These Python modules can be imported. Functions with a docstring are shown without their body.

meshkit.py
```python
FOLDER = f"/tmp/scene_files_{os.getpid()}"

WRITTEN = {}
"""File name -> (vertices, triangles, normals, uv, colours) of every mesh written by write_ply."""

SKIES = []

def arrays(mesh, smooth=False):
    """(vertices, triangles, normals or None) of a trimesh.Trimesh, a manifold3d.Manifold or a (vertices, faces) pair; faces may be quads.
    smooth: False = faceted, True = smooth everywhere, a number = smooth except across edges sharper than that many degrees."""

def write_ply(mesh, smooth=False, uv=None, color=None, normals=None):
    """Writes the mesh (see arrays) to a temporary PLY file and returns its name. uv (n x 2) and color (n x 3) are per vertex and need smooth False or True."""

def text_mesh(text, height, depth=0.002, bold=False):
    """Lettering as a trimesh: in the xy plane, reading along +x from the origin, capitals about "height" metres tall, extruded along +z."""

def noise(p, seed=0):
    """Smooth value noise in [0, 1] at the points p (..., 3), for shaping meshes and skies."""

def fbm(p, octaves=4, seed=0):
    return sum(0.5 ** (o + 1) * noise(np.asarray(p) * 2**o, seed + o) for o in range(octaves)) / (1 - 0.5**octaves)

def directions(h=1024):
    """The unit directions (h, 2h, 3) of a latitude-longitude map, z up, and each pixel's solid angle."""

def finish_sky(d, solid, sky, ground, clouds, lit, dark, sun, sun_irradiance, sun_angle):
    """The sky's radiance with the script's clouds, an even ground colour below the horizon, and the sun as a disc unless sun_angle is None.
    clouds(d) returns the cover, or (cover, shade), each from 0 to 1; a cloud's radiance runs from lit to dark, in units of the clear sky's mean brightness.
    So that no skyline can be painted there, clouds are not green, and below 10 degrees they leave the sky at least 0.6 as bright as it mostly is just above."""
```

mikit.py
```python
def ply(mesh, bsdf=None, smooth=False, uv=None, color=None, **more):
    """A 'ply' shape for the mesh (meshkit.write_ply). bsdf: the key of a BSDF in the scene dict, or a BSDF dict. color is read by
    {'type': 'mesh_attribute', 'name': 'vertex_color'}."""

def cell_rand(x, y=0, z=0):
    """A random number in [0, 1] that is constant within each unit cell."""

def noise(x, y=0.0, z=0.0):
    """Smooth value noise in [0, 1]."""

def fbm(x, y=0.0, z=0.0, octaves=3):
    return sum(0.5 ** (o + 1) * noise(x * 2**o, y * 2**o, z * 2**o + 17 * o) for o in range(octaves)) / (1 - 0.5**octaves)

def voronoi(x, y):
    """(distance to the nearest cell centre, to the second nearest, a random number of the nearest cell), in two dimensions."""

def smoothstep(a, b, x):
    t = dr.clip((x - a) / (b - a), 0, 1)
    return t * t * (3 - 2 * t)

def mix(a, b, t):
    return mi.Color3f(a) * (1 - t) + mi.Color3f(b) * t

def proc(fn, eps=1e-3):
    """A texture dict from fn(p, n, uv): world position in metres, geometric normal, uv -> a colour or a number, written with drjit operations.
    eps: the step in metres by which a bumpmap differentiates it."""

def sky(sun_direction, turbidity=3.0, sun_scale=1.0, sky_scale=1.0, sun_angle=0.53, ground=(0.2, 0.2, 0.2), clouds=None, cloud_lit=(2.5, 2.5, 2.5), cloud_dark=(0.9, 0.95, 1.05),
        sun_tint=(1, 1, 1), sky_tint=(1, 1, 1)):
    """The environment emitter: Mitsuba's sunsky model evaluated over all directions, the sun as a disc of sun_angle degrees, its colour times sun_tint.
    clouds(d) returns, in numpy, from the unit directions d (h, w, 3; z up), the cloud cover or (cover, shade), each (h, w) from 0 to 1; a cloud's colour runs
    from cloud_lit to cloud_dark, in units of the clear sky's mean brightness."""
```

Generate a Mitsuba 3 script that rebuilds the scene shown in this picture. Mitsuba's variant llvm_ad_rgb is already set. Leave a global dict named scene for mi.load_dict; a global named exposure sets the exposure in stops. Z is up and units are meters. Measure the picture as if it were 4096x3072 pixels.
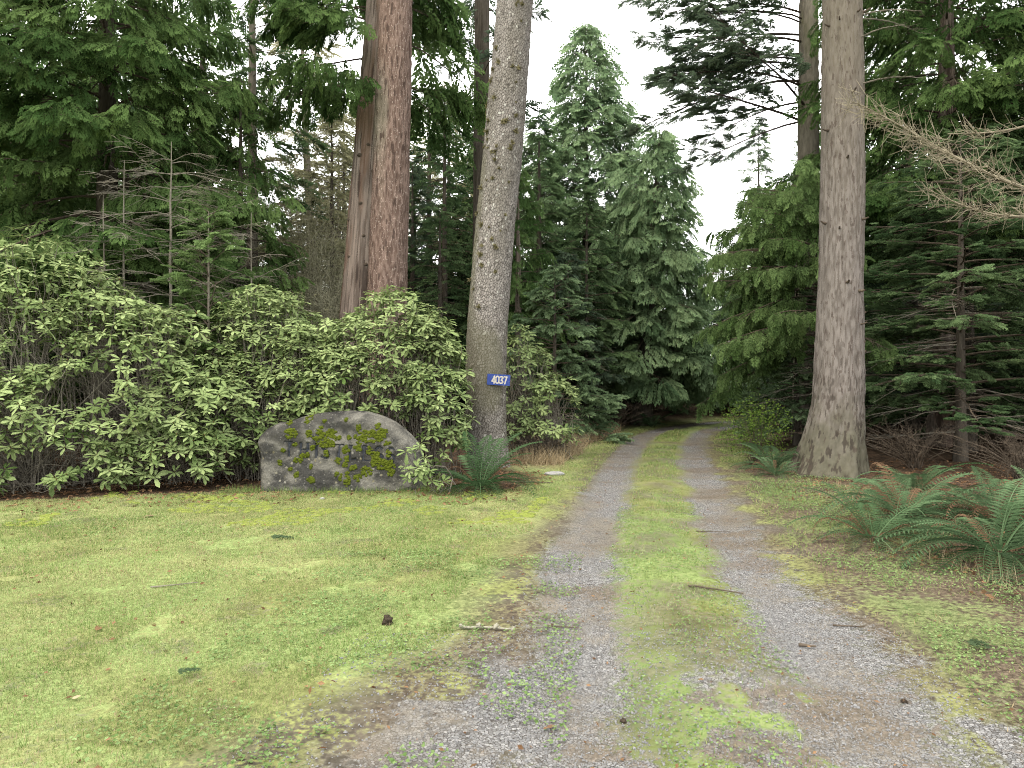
import math
import numpy as np
import trimesh
import mitsuba as mi
import drjit as dr
import shapely
from shapely.geometry import Polygon, LineString, Point
from shapely.ops import unary_union
from shapely import affinity
from scipy.interpolate import CubicSpline
from scipy.spatial import cKDTree, Delaunay
import mikit
import meshkit
from mikit import noise, fbm, voronoi, cell_rand, smoothstep, mix, proc

T = mi.ScalarTransform4f
scene, labels = {}, {}
PI = math.pi

# ------------------------------------------------------------------ camera, sky, exposure
EYE = 1.65
scene['camera'] = {'type': 'perspective', 'fov': 71.0, 'fov_axis': 'x', 'near_clip': 0.05, 'far_clip': 2000.0,
                   'to_world': T().look_at(origin=[0, 0, EYE], target=[0, 10, EYE], up=[0, 0, 1])}
scene['sky'] = mikit.sky((-0.35, -0.45, 0.82), turbidity=5, sun_scale=0.16, sky_scale=1.0, sun_angle=24, ground=(0.12, 0.12, 0.08),
                         clouds=lambda d: 1.0, cloud_lit=(2.54, 2.52, 2.47), cloud_dark=(2.08, 2.05, 2.02))
exposure = 3.65


# ------------------------------------------------------------------ names, labels, entries
def numbered(name):
    if name not in USED:
        USED[name] = 0
        return name
    while True:
        USED[name] += 1
        k = f"{name}_{USED[name]:03d}"
        if k not in USED:
            USED[k] = 0
            return k


USED = {}


def thing(name, label, cat, group=None, kind=None):
    key = numbered(name)
    labels[key] = {'label': label, 'category': cat}
    if group:
        labels[key]['group'] = group
    if kind:
        labels[key]['kind'] = kind
    return key


def part(parent, name, mesh, bsdf, smooth=False, uv=None, label=None, kind=None, **more):
    key = numbered(f"{parent}__{name}")
    scene[key] = mikit.ply(mesh, bsdf, smooth=smooth, uv=uv, **more)
    d = {}
    if label:
        d['label'] = label
    if kind:
        d['kind'] = kind
    if d:
        labels[key] = d
    return key


def single(name, mesh, bsdf, label, cat=None, smooth=False, uv=None, group=None, kind=None):
    key = numbered(name)
    scene[key] = mikit.ply(mesh, bsdf, smooth=smooth, uv=uv)
    labels[key] = {'label': label}
    if cat:
        labels[key]['category'] = cat
    if group:
        labels[key]['group'] = group
    if kind:
        labels[key]['kind'] = kind
    return key


class Acc:
    """Collects vertices, triangles and uv of one mesh."""

    def __init__(self):
        self.v, self.f, self.u, self.n = [], [], [], 0

    def add(self, v, f, u=None):
        v = np.asarray(v, float).reshape(-1, 3)
        self.v.append(v)
        self.f.append(np.asarray(f, int) + self.n)
        self.u.append(np.zeros((len(v), 2)) if u is None else np.asarray(u, float))
        self.n += len(v)

    @property
    def mesh(self):
        return np.vstack(self.v), np.vstack(self.f)

    @property
    def uv(self):
        return np.vstack(self.u)


def stamp(tv, tf, R, pos, u, tu=None):
    """Copies of a template (verts, faces) under rotations-with-scale R (n,3,3) at pos (n,3); u (n) goes to uv.x, tu per template vertex to uv.y."""
    n, k = len(pos), len(tv)
    v = (np.einsum('nij,kj->nki', R, tv) + pos[:, None]).reshape(-1, 3)
    f = (tf[None] + (np.arange(n) * k)[:, None, None]).reshape(-1, 3)
    uv = np.stack([np.repeat(u, k), np.tile(np.zeros(k) if tu is None else tu, n)], 1)
    return v, f, uv


def stamp_var(acc, temps, R, pos, u, rng):
    pick = rng.integers(0, len(temps), len(pos))
    for j, t in enumerate(temps):
        m = pick == j
        if m.any():
            acc.add(*stamp(t[0], t[1], R[m], pos[m], u[m], t[2] if len(t) > 2 else None))


def frames(d, up, roll=None):
    """Rotation matrices with x along d (n,3) and z near up."""
    d = d / (np.linalg.norm(d, axis=1, keepdims=True) + 1e-9)
    y = np.cross(np.broadcast_to(up, d.shape), d)
    y /= np.linalg.norm(y, axis=1, keepdims=True) + 1e-9
    z = np.cross(d, y)
    if roll is not None:
        c, s = np.cos(roll)[:, None], np.sin(roll)[:, None]
        y, z = c * y + s * z, c * z - s * y
    return np.stack([d, y, z], -1)


def tubes(P, R, sides=4):
    """N tubes along points P (n,k,3) with radii R (n,k): one (v, f)."""
    P = np.asarray(P, float)
    n, k = P.shape[:2]
    t = np.gradient(P, axis=1)
    t /= np.linalg.norm(t, axis=2, keepdims=True) + 1e-9
    m = t.mean(1, keepdims=True)
    ref = np.where(np.abs(m[..., 2:]) < 0.8, [0, 0, 1.0], [1.0, 0.2, 0])
    a = np.cross(t, np.broadcast_to(ref, t.shape))
    a /= np.linalg.norm(a, axis=2, keepdims=True) + 1e-9
    b = np.cross(t, a)
    ang = np.arange(sides) * 2 * PI / sides
    v = P[:, :, None] + np.asarray(R)[:, :, None, None] * (np.cos(ang)[:, None] * a[:, :, None] + np.sin(ang)[:, None] * b[:, :, None])
    i, j = np.meshgrid(np.arange(k - 1), np.arange(sides), indexing='ij')
    q = np.stack([i * sides + j, i * sides + (j + 1) % sides, (i + 1) * sides + (j + 1) % sides, (i + 1) * sides + j], -1).reshape(-1, 4)
    f = np.vstack([q[:, [0, 1, 2]], q[:, [0, 2, 3]]])
    f = (f[None] + (np.arange(n) * k * sides)[:, None, None]).reshape(-1, 3)
    return v.reshape(-1, 3), f


# ------------------------------------------------------------------ materials
def C(*c):
    return mi.Color3f(*c)


def leafy(name, dark, light, third=None, rough=0.45, trans=0.5, tip=None):
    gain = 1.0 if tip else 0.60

    def fn(p, n, uv):
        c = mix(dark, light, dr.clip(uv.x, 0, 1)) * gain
        c = c * (0.8 + 0.4 * noise(p.x * 3.1, p.y * 3.1, p.z * 3.1))
        if third is not None:
            c = mix(c, mi.Color3f(third) * gain, smoothstep(0.45, 0.55, uv.y))
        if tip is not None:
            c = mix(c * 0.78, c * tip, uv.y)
        return c
    scene[name] = {'type': 'principledthin', 'base_color': proc(fn), 'roughness': rough, 'diff_trans': trans, 'spec_trans': 0.0, 'eta': 1.45}


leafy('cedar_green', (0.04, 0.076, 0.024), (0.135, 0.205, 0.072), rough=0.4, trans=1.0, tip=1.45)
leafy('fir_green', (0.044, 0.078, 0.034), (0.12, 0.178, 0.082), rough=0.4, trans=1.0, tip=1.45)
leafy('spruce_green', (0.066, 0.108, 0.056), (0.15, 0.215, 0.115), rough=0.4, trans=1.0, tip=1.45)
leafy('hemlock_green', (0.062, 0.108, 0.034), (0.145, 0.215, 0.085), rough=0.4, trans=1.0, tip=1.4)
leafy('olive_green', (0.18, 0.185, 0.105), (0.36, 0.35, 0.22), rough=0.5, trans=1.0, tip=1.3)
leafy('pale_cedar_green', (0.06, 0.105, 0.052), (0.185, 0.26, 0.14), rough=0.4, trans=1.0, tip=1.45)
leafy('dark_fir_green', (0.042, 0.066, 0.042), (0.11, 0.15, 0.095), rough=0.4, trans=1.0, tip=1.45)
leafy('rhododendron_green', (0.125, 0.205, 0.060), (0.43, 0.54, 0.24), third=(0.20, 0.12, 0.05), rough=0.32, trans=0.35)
leafy('fern_green', (0.055, 0.115, 0.045), (0.155, 0.245, 0.125), rough=0.4)
leafy('fern_brown', (0.15, 0.092, 0.055), (0.31, 0.20, 0.125))
leafy('huckleberry_green', (0.09, 0.17, 0.03), (0.20, 0.30, 0.06))
leafy('clover_green', (0.14, 0.24, 0.075), (0.33, 0.46, 0.19))
leafy('grass_blade', (0.20, 0.32, 0.085), (0.56, 0.58, 0.27), third=(0.52, 0.43, 0.26), rough=0.6)
leafy('dry_straw', (0.36, 0.27, 0.16), (0.62, 0.52, 0.34), rough=0.7)
leafy('litter_mat', (0.13, 0.07, 0.04), (0.40, 0.25, 0.14), rough=0.6)
leafy('dead_twig_pale', (0.25, 0.22, 0.15), (0.52, 0.47, 0.35), rough=0.8, trans=0.1)
leafy('ivy_leaf', (0.05, 0.10, 0.03), (0.12, 0.20, 0.07))


def rough_wood(name, a, b, sc=14.0):
    def fn(p, n, uv):
        t = fbm(p.x * sc, p.y * sc, p.z * sc * 0.5)
        return mix(a, b, t) * 0.62
    scene[name] = {'type': 'twosided', 'bsdf': {'type': 'diffuse', 'reflectance': proc(fn)}}


rough_wood('twig_grey', (0.13, 0.118, 0.095), (0.38, 0.35, 0.29))
rough_wood('twig_brown', (0.075, 0.062, 0.048), (0.19, 0.155, 0.12))
rough_wood('twig_lichen', (0.32, 0.31, 0.21), (0.62, 0.60, 0.43))
rough_wood('bark_dark', (0.055, 0.045, 0.038), (0.14, 0.115, 0.095))
rough_wood('bark_pale', (0.20, 0.19, 0.15), (0.36, 0.33, 0.27))
rough_wood('lichen_yellow', (0.10, 0.09, 0.04), (0.33, 0.30, 0.17), 60.0)
rough_wood('moss_green', (0.045, 0.062, 0.010), (0.145, 0.18, 0.024), 55.0)
rough_wood('moss_lawn', (0.16, 0.21, 0.045), (0.33, 0.38, 0.095), 30.0)
rough_wood('clod_dark', (0.03, 0.025, 0.02), (0.10, 0.08, 0.06), 60.0)
rough_wood('stone_pale', (0.30, 0.30, 0.29), (0.50, 0.50, 0.49), 30.0)
rough_wood('pebble', (0.14, 0.142, 0.145), (0.42, 0.424, 0.428), 70.0)
rough_wood('lichen_pale', (0.26, 0.25, 0.19), (0.48, 0.47, 0.38), 60.0)
rough_wood('letter_slate', (0.040, 0.045, 0.055), (0.075, 0.083, 0.10), 20.0)


def bark(name, fn, bump=None, bscale=0.01, eps=2e-3):
    b = {'type': 'diffuse', 'reflectance': proc(lambda p, n, uv: fn(p, n, uv) * 0.60)}
    if bump is not None:
        b = {'type': 'bumpmap', 'arbitrary': proc(bump, eps=eps), 'scale': bscale, 'bsdf': b}
    scene[name] = {'type': 'twosided', 'bsdf': b}


def sc_cells(uv):
    w = fbm(uv.x * 9, uv.y * 9)
    return voronoi(uv.x * 27 + w * 1.6, uv.y * 17 + w * 1.6)


def grey_fn(p, n, uv):
    a, b, r = sc_cells(uv)
    edge = smoothstep(0.03, 0.34, b - a)
    c = mix((0.28, 0.26, 0.24), (0.43, 0.405, 0.375), r)
    c = mix(c, (0.23, 0.215, 0.18), smoothstep(0.45, 0.75, fbm(uv.x * 2.2, uv.y * 1.1 + 3)) * 0.6)
    c = mix((0.07, 0.062, 0.054), c, 0.12 + 0.88 * edge)
    c = mix(c, (0.55, 0.55, 0.50), smoothstep(0.93, 0.97, r) * edge * 0.8)
    return mix(c, (0.15, 0.15, 0.085), smoothstep(0.60, 0.8, noise(uv.x * 1.7 + 8, uv.y * 0.5)) * 0.5)


def red_fn(p, n, uv):
    st = fbm(uv.x * 34, uv.y * 7)
    c = mix((0.16, 0.112, 0.092), (0.31, 0.225, 0.188), smoothstep(0.25, 0.75, st))
    grey = smoothstep(0.40, 0.65, fbm(uv.x * 1.6 + 2.0, uv.y * 0.25) + 0.13 * dr.sin(uv.x * 2.2))
    c = mix(c, mix((0.20, 0.18, 0.135), (0.36, 0.33, 0.26), st), grey * 0.75)
    fl = noise(uv.x * 75, uv.y * 26)
    c = mix(c, (0.55, 0.46, 0.40), smoothstep(0.80, 0.9, fl) * 0.8)
    fur = smoothstep(0.38, 0.26, fbm(uv.x * 22 + 5, uv.y * 4.0))
    return mix(c, (0.085, 0.060, 0.05), fur * 0.8)


def cedar_fn(p, n, uv):
    st = fbm(uv.x * 30, uv.y * 1.6, octaves=4)
    c = mix((0.20, 0.160, 0.135), (0.42, 0.35, 0.30), smoothstep(0.25, 0.75, st))
    c = mix(c, (0.25, 0.14, 0.09), smoothstep(0.58, 0.75, fbm(uv.x * 4, uv.y * 0.6 + 9)) * 0.5)
    return mix(c, (0.08, 0.06, 0.05), smoothstep(0.36, 0.28, fbm(uv.x * 15 + 3, uv.y * 0.9)) * 0.8)


def right_fn(p, n, uv):
    st = fbm(uv.x * 34, uv.y * 6, octaves=4)
    c = mix((0.165, 0.146, 0.130), (0.285, 0.258, 0.236), smoothstep(0.25, 0.75, st))
    c = mix(c, (0.19, 0.170, 0.125), smoothstep(4.5, 8.5, uv.y + 1.5 * noise(uv.x * 2, uv.y)) * 0.6)
    low = smoothstep(3.2, 0.7, uv.y)
    foot = smoothstep(1.9, 0.4, uv.y + 1.1 * (fbm(uv.x * 5, uv.y * 5) - 0.5))
    c = mix(c, mix((0.095, 0.094, 0.062), (0.175, 0.170, 0.122), fbm(uv.x * 26, uv.y * 16)), foot * 0.85)
    fur = smoothstep(0.42, 0.28, fbm(uv.x * 26 + 5, uv.y * 6.5))
    c = mix(c, (0.065, 0.055, 0.045), fur * (0.30 + 0.55 * low))
    sc = smoothstep(0.66, 0.76, fbm(uv.x * 30, uv.y * 9 + 4))
    c = mix(c, (0.08, 0.06, 0.05), sc * 0.6)
    ring = smoothstep(0.80, 0.92, noise(3.0, uv.y * 3.1 + 0.1 * dr.sin(uv.x * 5))) * smoothstep(0.4, 0.6, noise(uv.x * 12, uv.y * 5))
    return mix(c, (0.12, 0.095, 0.08), ring * 0.6)


def dark_fn(p, n, uv):
    st = fbm(uv.x * 28, uv.y * 2.5, octaves=4)
    return mix((0.055, 0.047, 0.038), (0.18, 0.158, 0.13), st)


def palebark_fn(p, n, uv):
    st = fbm(uv.x * 20, uv.y * 5, octaves=4)
    c = mix((0.16, 0.14, 0.11), (0.36, 0.33, 0.27), st)
    return mix(c, (0.16, 0.17, 0.08), smoothstep(0.5, 0.7, fbm(uv.x * 2, uv.y * 0.8)) * 0.5)


bark('bark_scaly_grey', grey_fn)
bark('bark_red', red_fn)
bark('bark_cedar', cedar_fn)
bark('bark_right', right_fn)
bark('bark_plain_dark', dark_fn)
bark('bark_plain_pale', palebark_fn)


def rock_fn(p, n, uv):
    a = fbm(p.x * 5, p.y * 5, p.z * 5, octaves=4)
    c = mix((0.085, 0.085, 0.08), (0.24, 0.235, 0.205), smoothstep(0.35, 0.65, a))
    c = mix(c, (0.30, 0.29, 0.25), smoothstep(0.45, 0.62, fbm(p.x * 1.6 + 4, p.y, p.z * 1.8)) * smoothstep(0.55, 1.05, p.z) * 0.45)
    c = mix(c, (0.055, 0.055, 0.052), smoothstep(0.52, 0.68, fbm(p.x * 2.3, p.y, p.z * 2.3 + 7)) * 0.75)
    d1, d2, r = voronoi(p.x * 9, p.z * 9)
    spot = smoothstep(0.24, 0.16, d1 + 0.1 * noise(p.x * 50, p.z * 50)) * smoothstep(0.62, 0.7, r) * smoothstep(0.95, 0.4, p.z)
    c = mix(c, mix((0.42, 0.42, 0.38), (0.30, 0.27, 0.15), cell_rand(r * 999, 3)), spot * 0.85)
    d1, d2, r = voronoi(p.x * 26 + 3, p.z * 26)
    spot = smoothstep(0.3, 0.2, d1) * smoothstep(0.80, 0.85, r)
    c = mix(c, (0.38, 0.38, 0.34), spot * 0.4)
    return c * (0.55 + 0.5 * noise(p.x * 90, p.y * 90, p.z * 90))


bark('rock', rock_fn)
scene['sign_blue'] = {'type': 'principled', 'base_color': proc(lambda p, n, uv: mix((0.006, 0.030, 0.19), (0.015, 0.045, 0.19), smoothstep(0.4, 0.7, fbm(p.x * 25, p.y * 25, p.z * 14)))), 'roughness': 0.4, 'specular': 0.4}
scene['sign_white'] = {'type': 'principled', 'base_color': {'type': 'rgb', 'value': [0.36, 0.35, 0.31]}, 'roughness': 0.5}
scene['nail_metal'] = {'type': 'principled', 'base_color': {'type': 'rgb', 'value': [0.35, 0.33, 0.3]}, 'roughness': 0.5, 'metallic': 0.8}

# ------------------------------------------------------------------ the ground and the drive
ROAD = np.array([(0.6, -40), (0.7, -12), (0.75, 0), (0.95, 3), (1.13, 4.1), (1.33, 6.1), (1.90, 9.4), (3.05, 15), (4.55, 21), (6.35, 25.6), (9.2, 29), (13.5, 31.4), (25, 33.5), (60, 36), (140, 42)], float)
_q = np.r_[0, np.cumsum(np.linalg.norm(np.diff(ROAD, axis=0), axis=1))]
_cs = CubicSpline(_q, ROAD)
_qq = np.linspace(0, _q[-1], 6000)
RP, RT = _cs(_qq), _cs(_qq, 1)
RT /= np.linalg.norm(RT, axis=1, keepdims=True)
RTREE = cKDTree(RP)


def lateral(x, y):
    """Signed distance from the middle of the drive, positive to its right."""
    xy = np.stack([np.ravel(x), np.ravel(y)], 1)
    d, i = RTREE.query(xy)
    e = xy - RP[i]
    s = e[:, 0] * RT[i, 1] - e[:, 1] * RT[i, 0]
    return (np.sign(s) * d).reshape(np.shape(x))


def sst(a, b, x):
    t = np.clip((x - a) / (b - a), 0, 1)
    return t * t * (3 - 2 * t)


def n2(x, y, f, seed=0):
    return meshkit.noise(np.stack([x * f, y * f, np.zeros_like(x)], -1), seed)


def ground_z(x, y, s=None):
    x, y = np.asarray(x, float), np.asarray(y, float)
    s = lateral(x, y) if s is None else s
    z = 0.05 * (n2(x, y, 0.5, 1) - 0.5) + 0.02 * (n2(x, y, 2.5, 2) - 0.5)
    z = z - 0.035 * (np.exp(-((s + 0.75) / 0.38) ** 2) + np.exp(-((s - 0.75) / 0.38) ** 2)) + 0.02 * np.exp(-(s / 0.35) ** 2)
    far = sst(17, 34, np.hypot(x, y))
    z = z + 0.55 * far * sst(1.6, 6, np.abs(s)) + 0.10 * far
    return z + 0.12 * sst(1.6, 4.5, s) * (0.5 + n2(x, y, 0.7, 5)) + 0.4 * sst(45, 120, np.hypot(x, y)) * n2(x, y, 0.06, 6) * 4


def bushline(x):
    return np.interp(x, [-12, -8, -6.5, -4.4, -3.9, -1.4, -0.7, 0.0, 0.6], [9.2, 9.6, 10.0, 10.8, 11.1, 11.2, 10.6, 11.0, 12.6])


def duff_at(x, y, s):
    j = 1.2 * (n2(x, y, 0.9, 11) - 0.5) + 0.5 * (n2(x, y, 4.0, 12) - 0.5)
    left = sst(-0.5, 0.35, y - bushline(x) + 0.6 * j) * sst(1.6, 2.6, -s + 0.6 * j - 1.6 * sst(12.5, 15.5, y) * sst(27, 23, y))
    right = sst(2.5, 3.5, s + 1.0 * j)
    return np.clip(np.maximum(left, right), 0, 1)


def axis_steps(lo, hi, step, far, grow):
    a = list(np.arange(lo, hi + 1e-6, step))
    up, d = [], step
    while a[-1] + sum(up) < far:
        d *= grow
        up.append(d)
    ups = hi + np.cumsum(up)
    dn, d = [], step
    while lo - sum(dn) > -far:
        d *= grow
        dn.append(d)
    dns = (lo - np.cumsum(dn))[::-1]
    return np.r_[dns, a, ups]


gx = axis_steps(-8.0, 7.0, 0.09, 220, 1.12)
gy = axis_steps(1.5, 12.0, 0.09, 220, 1.07)
X, Y = np.meshgrid(gx, gy)
S = lateral(X, Y)
Z = ground_z(X, Y, S)
V = np.stack([X, Y, Z], -1).reshape(-1, 3)
nx, ny = len(gx), len(gy)
ii, jj = np.meshgrid(np.arange(ny - 1), np.arange(nx - 1), indexing='ij')
q = np.stack([ii * nx + jj, ii * nx + jj + 1, (ii + 1) * nx + jj + 1, (ii + 1) * nx + jj], -1).reshape(-1, 4)


def ground_fn(p, n, uv):
    x, y, s, duff = p.x, p.y, uv.x, uv.y
    na = fbm(x * 0.55, y * 0.55, 3.0)
    nb = fbm(x * 2.1 + 7, y * 2.1)
    nc = fbm(x * 7.0, y * 7.0 + 3)
    nd = noise(x * 38, y * 38)
    ne = noise(x * 95, y * 95 + 5)
    fine = 0.55 + 0.55 * nd + 0.35 * ne
    d1, d2, r = voronoi(x * 55, y * 55)
    peb = mix((0.14, 0.141, 0.142), (0.40, 0.402, 0.402), r) * smoothstep(0.0, 0.25, d2 - d1)
    peb = mix((0.10, 0.092, 0.085), peb, 0.35 + 0.65 * smoothstep(0.02, 0.2, d2 - d1))
    dirt = mix((0.085, 0.077, 0.060), (0.20, 0.175, 0.135), nc) * fine
    needle = mix((0.10, 0.082, 0.060), (0.215, 0.172, 0.126), nd) * (0.5 + 0.8 * ne)
    moss = mix((0.165, 0.18, 0.065), (0.31, 0.335, 0.135), nc) * (0.5 + 0.6 * nd + 0.3 * ne)
    green = mix((0.155, 0.235, 0.075), (0.32, 0.41, 0.16), nd) * (0.7 + 0.5 * ne)
    straw = mix((0.29, 0.30, 0.13), (0.46, 0.465, 0.22), nd) * (0.75 + 0.4 * ne)
    # lawn
    lawn = mix(straw, green, 0.25 + 0.65 * smoothstep(0.34, 0.64, 0.6 * nb + 0.4 * na + 0.45 * (nd - 0.5)))
    lawn = mix(lawn, moss, smoothstep(0.50, 0.66, fbm(x * 1.1 + 20, y * 1.1) + 0.2 * (nc - 0.5)) * 0.8)
    lawn = mix(lawn, dirt, smoothstep(0.66, 0.80, fbm(x * 3.3 + 2, y * 3.3 + 9) + 0.3 * (nd - 0.5)) * 0.6)
    # the two wheel tracks
    sj = s + 0.34 * (nb - 0.5) + 0.16 * (nc - 0.5)
    tl, tr = (sj + 0.76) / 0.40, (sj - 0.78) / 0.40
    track = dr.exp(-tl * tl) + dr.exp(-tr * tr)
    near = smoothstep(5.6, 3.1, y + 0.8 * (nb - 0.5))
    apron = near * smoothstep(-2.3, -1.3, sj) * smoothstep(1.7, 1.1, sj)
    track = dr.maximum(track, apron * smoothstep(0.34, 0.56, fbm(x * 2.6 + 15, y * 2.0)))
    bed = mix(peb, dirt * 1.3, 0.05 + 0.6 * smoothstep(0.36, 0.74, fbm(x * 1.3 + 31, y * 0.9) + 0.4 * (nc - 0.5)))
    bed = mix(bed, needle, smoothstep(0.50, 0.74, fbm(x * 1.2 + 11, y * 3.2 + 40) + 0.35 * (nc - 0.5) + 0.2 * (nd - 0.5)) * 0.6)
    # strip between and beside them
    strip = mix(moss, green, smoothstep(0.36, 0.64, fbm(x * 1.4 + 3, y * 0.9 + 8) + 0.3 * (nd - 0.5)) * 0.8)
    strip = mix(strip, dirt, smoothstep(0.42, 0.72, nb + 0.4 * (nc - 0.5) + 0.4 * (nd - 0.5) + 0.2 * (ne - 0.5)) * 0.7)
    verge = mix(dirt, moss, smoothstep(0.36, 0.68, nb + 0.35 * (nc - 0.5) + 0.40 * (nd - 0.5) + 0.25 * (ne - 0.5)))
    verge = mix(verge, needle, smoothstep(0.5, 0.64, fbm(x * 1.9 + 5, y * 1.9 + 1)) * 0.6)
    base = mix(strip, verge, smoothstep(0.75, 1.15, dr.abs(sj)))
    base = mix(base, lawn, smoothstep(-1.15, -1.75, sj + 0.35 * (na - 0.5) + 0.85 * smoothstep(5.2, 3.0, y)))
    rv = mix(needle, green * 0.8, 0.65 * smoothstep(0.40, 0.74, fbm(x * 1.7 + 51, y * 1.7) + 0.5 * (nd - 0.5)))
    base = mix(base, rv, smoothstep(1.15, 1.6, sj))
    base = mix(base, bed, smoothstep(0.28, 0.78, track + 0.4 * (nd - 0.5) + 0.2 * (ne - 0.5)))
    dryz = smoothstep(-1.5, -2.1, sj) * smoothstep(13.0, 16.0, y) * smoothstep(27.0, 23.0, y)
    base = mix(base, mix((0.26, 0.20, 0.12), (0.50, 0.42, 0.28), nd) * (0.7 + 0.5 * ne), dryz * 0.9)
    # forest floor
    floor = mix((0.045, 0.035, 0.026), (0.115, 0.082, 0.058), nc) * fine
    floor = mix(floor, (0.16, 0.105, 0.072), smoothstep(0.62, 0.72, noise(x * 17, y * 17)) * 0.7)
    return mix(base, floor, duff) * 0.63


scene['ground_mat'] = {'type': 'twosided', 'bsdf': {'type': 'diffuse', 'reflectance': proc(ground_fn)}}
scene['ground'] = mikit.ply((V, q), 'ground_mat', smooth=True, uv=np.stack([S.ravel(), duff_at(X, Y, S).ravel()], 1))
labels['ground'] = {'label': 'lawn, mossy gravel drive with two wheel tracks and brown forest floor', 'kind': 'structure'}
USED['ground'] = 0


# ------------------------------------------------------------------ trunks
def trunk_mesh(P, R, sides=56, step=0.06, shape=None, seed=0, amp=0.012, flute=None):
    """A trunk along points P with radii R; displaced by bark relief. uv: metres around, metres up."""
    P, R = np.asarray(P, float), np.asarray(R, float)
    L = np.r_[0, np.cumsum(np.linalg.norm(np.diff(P, axis=0), axis=1))]
    n = max(4, int(L[-1] / step))
    t = np.linspace(0, L[-1], n)
    cen = np.stack([np.interp(t, L, P[:, k]) for k in range(3)], 1)
    if len(P) > 2:
        cen = CubicSpline(L, P)(t)
    rad = np.interp(t, L, R)
    a = np.linspace(0, 2 * PI, sides + 1)
    A, TT = np.meshgrid(a, t)
    ca, sa = np.cos(A), np.sin(A)
    r0 = R.mean()
    q3 = np.stack([ca * r0, sa * r0, TT], -1)
    disp = amp * (meshkit.fbm(q3 * [16, 16, 6], 3, seed) - 0.5) * 2 + 0.03 * r0 * (meshkit.noise(q3 * [3, 3, 0.8], seed + 9) - 0.5) * 2
    rr = rad[:, None] + disp
    if flute is not None:
        rr = rr + flute(A, TT)
    v = np.stack([cen[:, None, 0] + rr * ca, cen[:, None, 1] + rr * sa, np.broadcast_to(cen[:, None, 2], rr.shape)], -1)
    m = sides + 1
    i, j = np.meshgrid(np.arange(n - 1), np.arange(sides), indexing='ij')
    qd = np.stack([i * m + j, i * m + j + 1, (i + 1) * m + j + 1, (i + 1) * m + j], -1).reshape(-1, 4)
    uv = np.stack([A * r0, TT], -1).reshape(-1, 2)
    return (v.reshape(-1, 3), qd), uv, (t, cen, rad)


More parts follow.
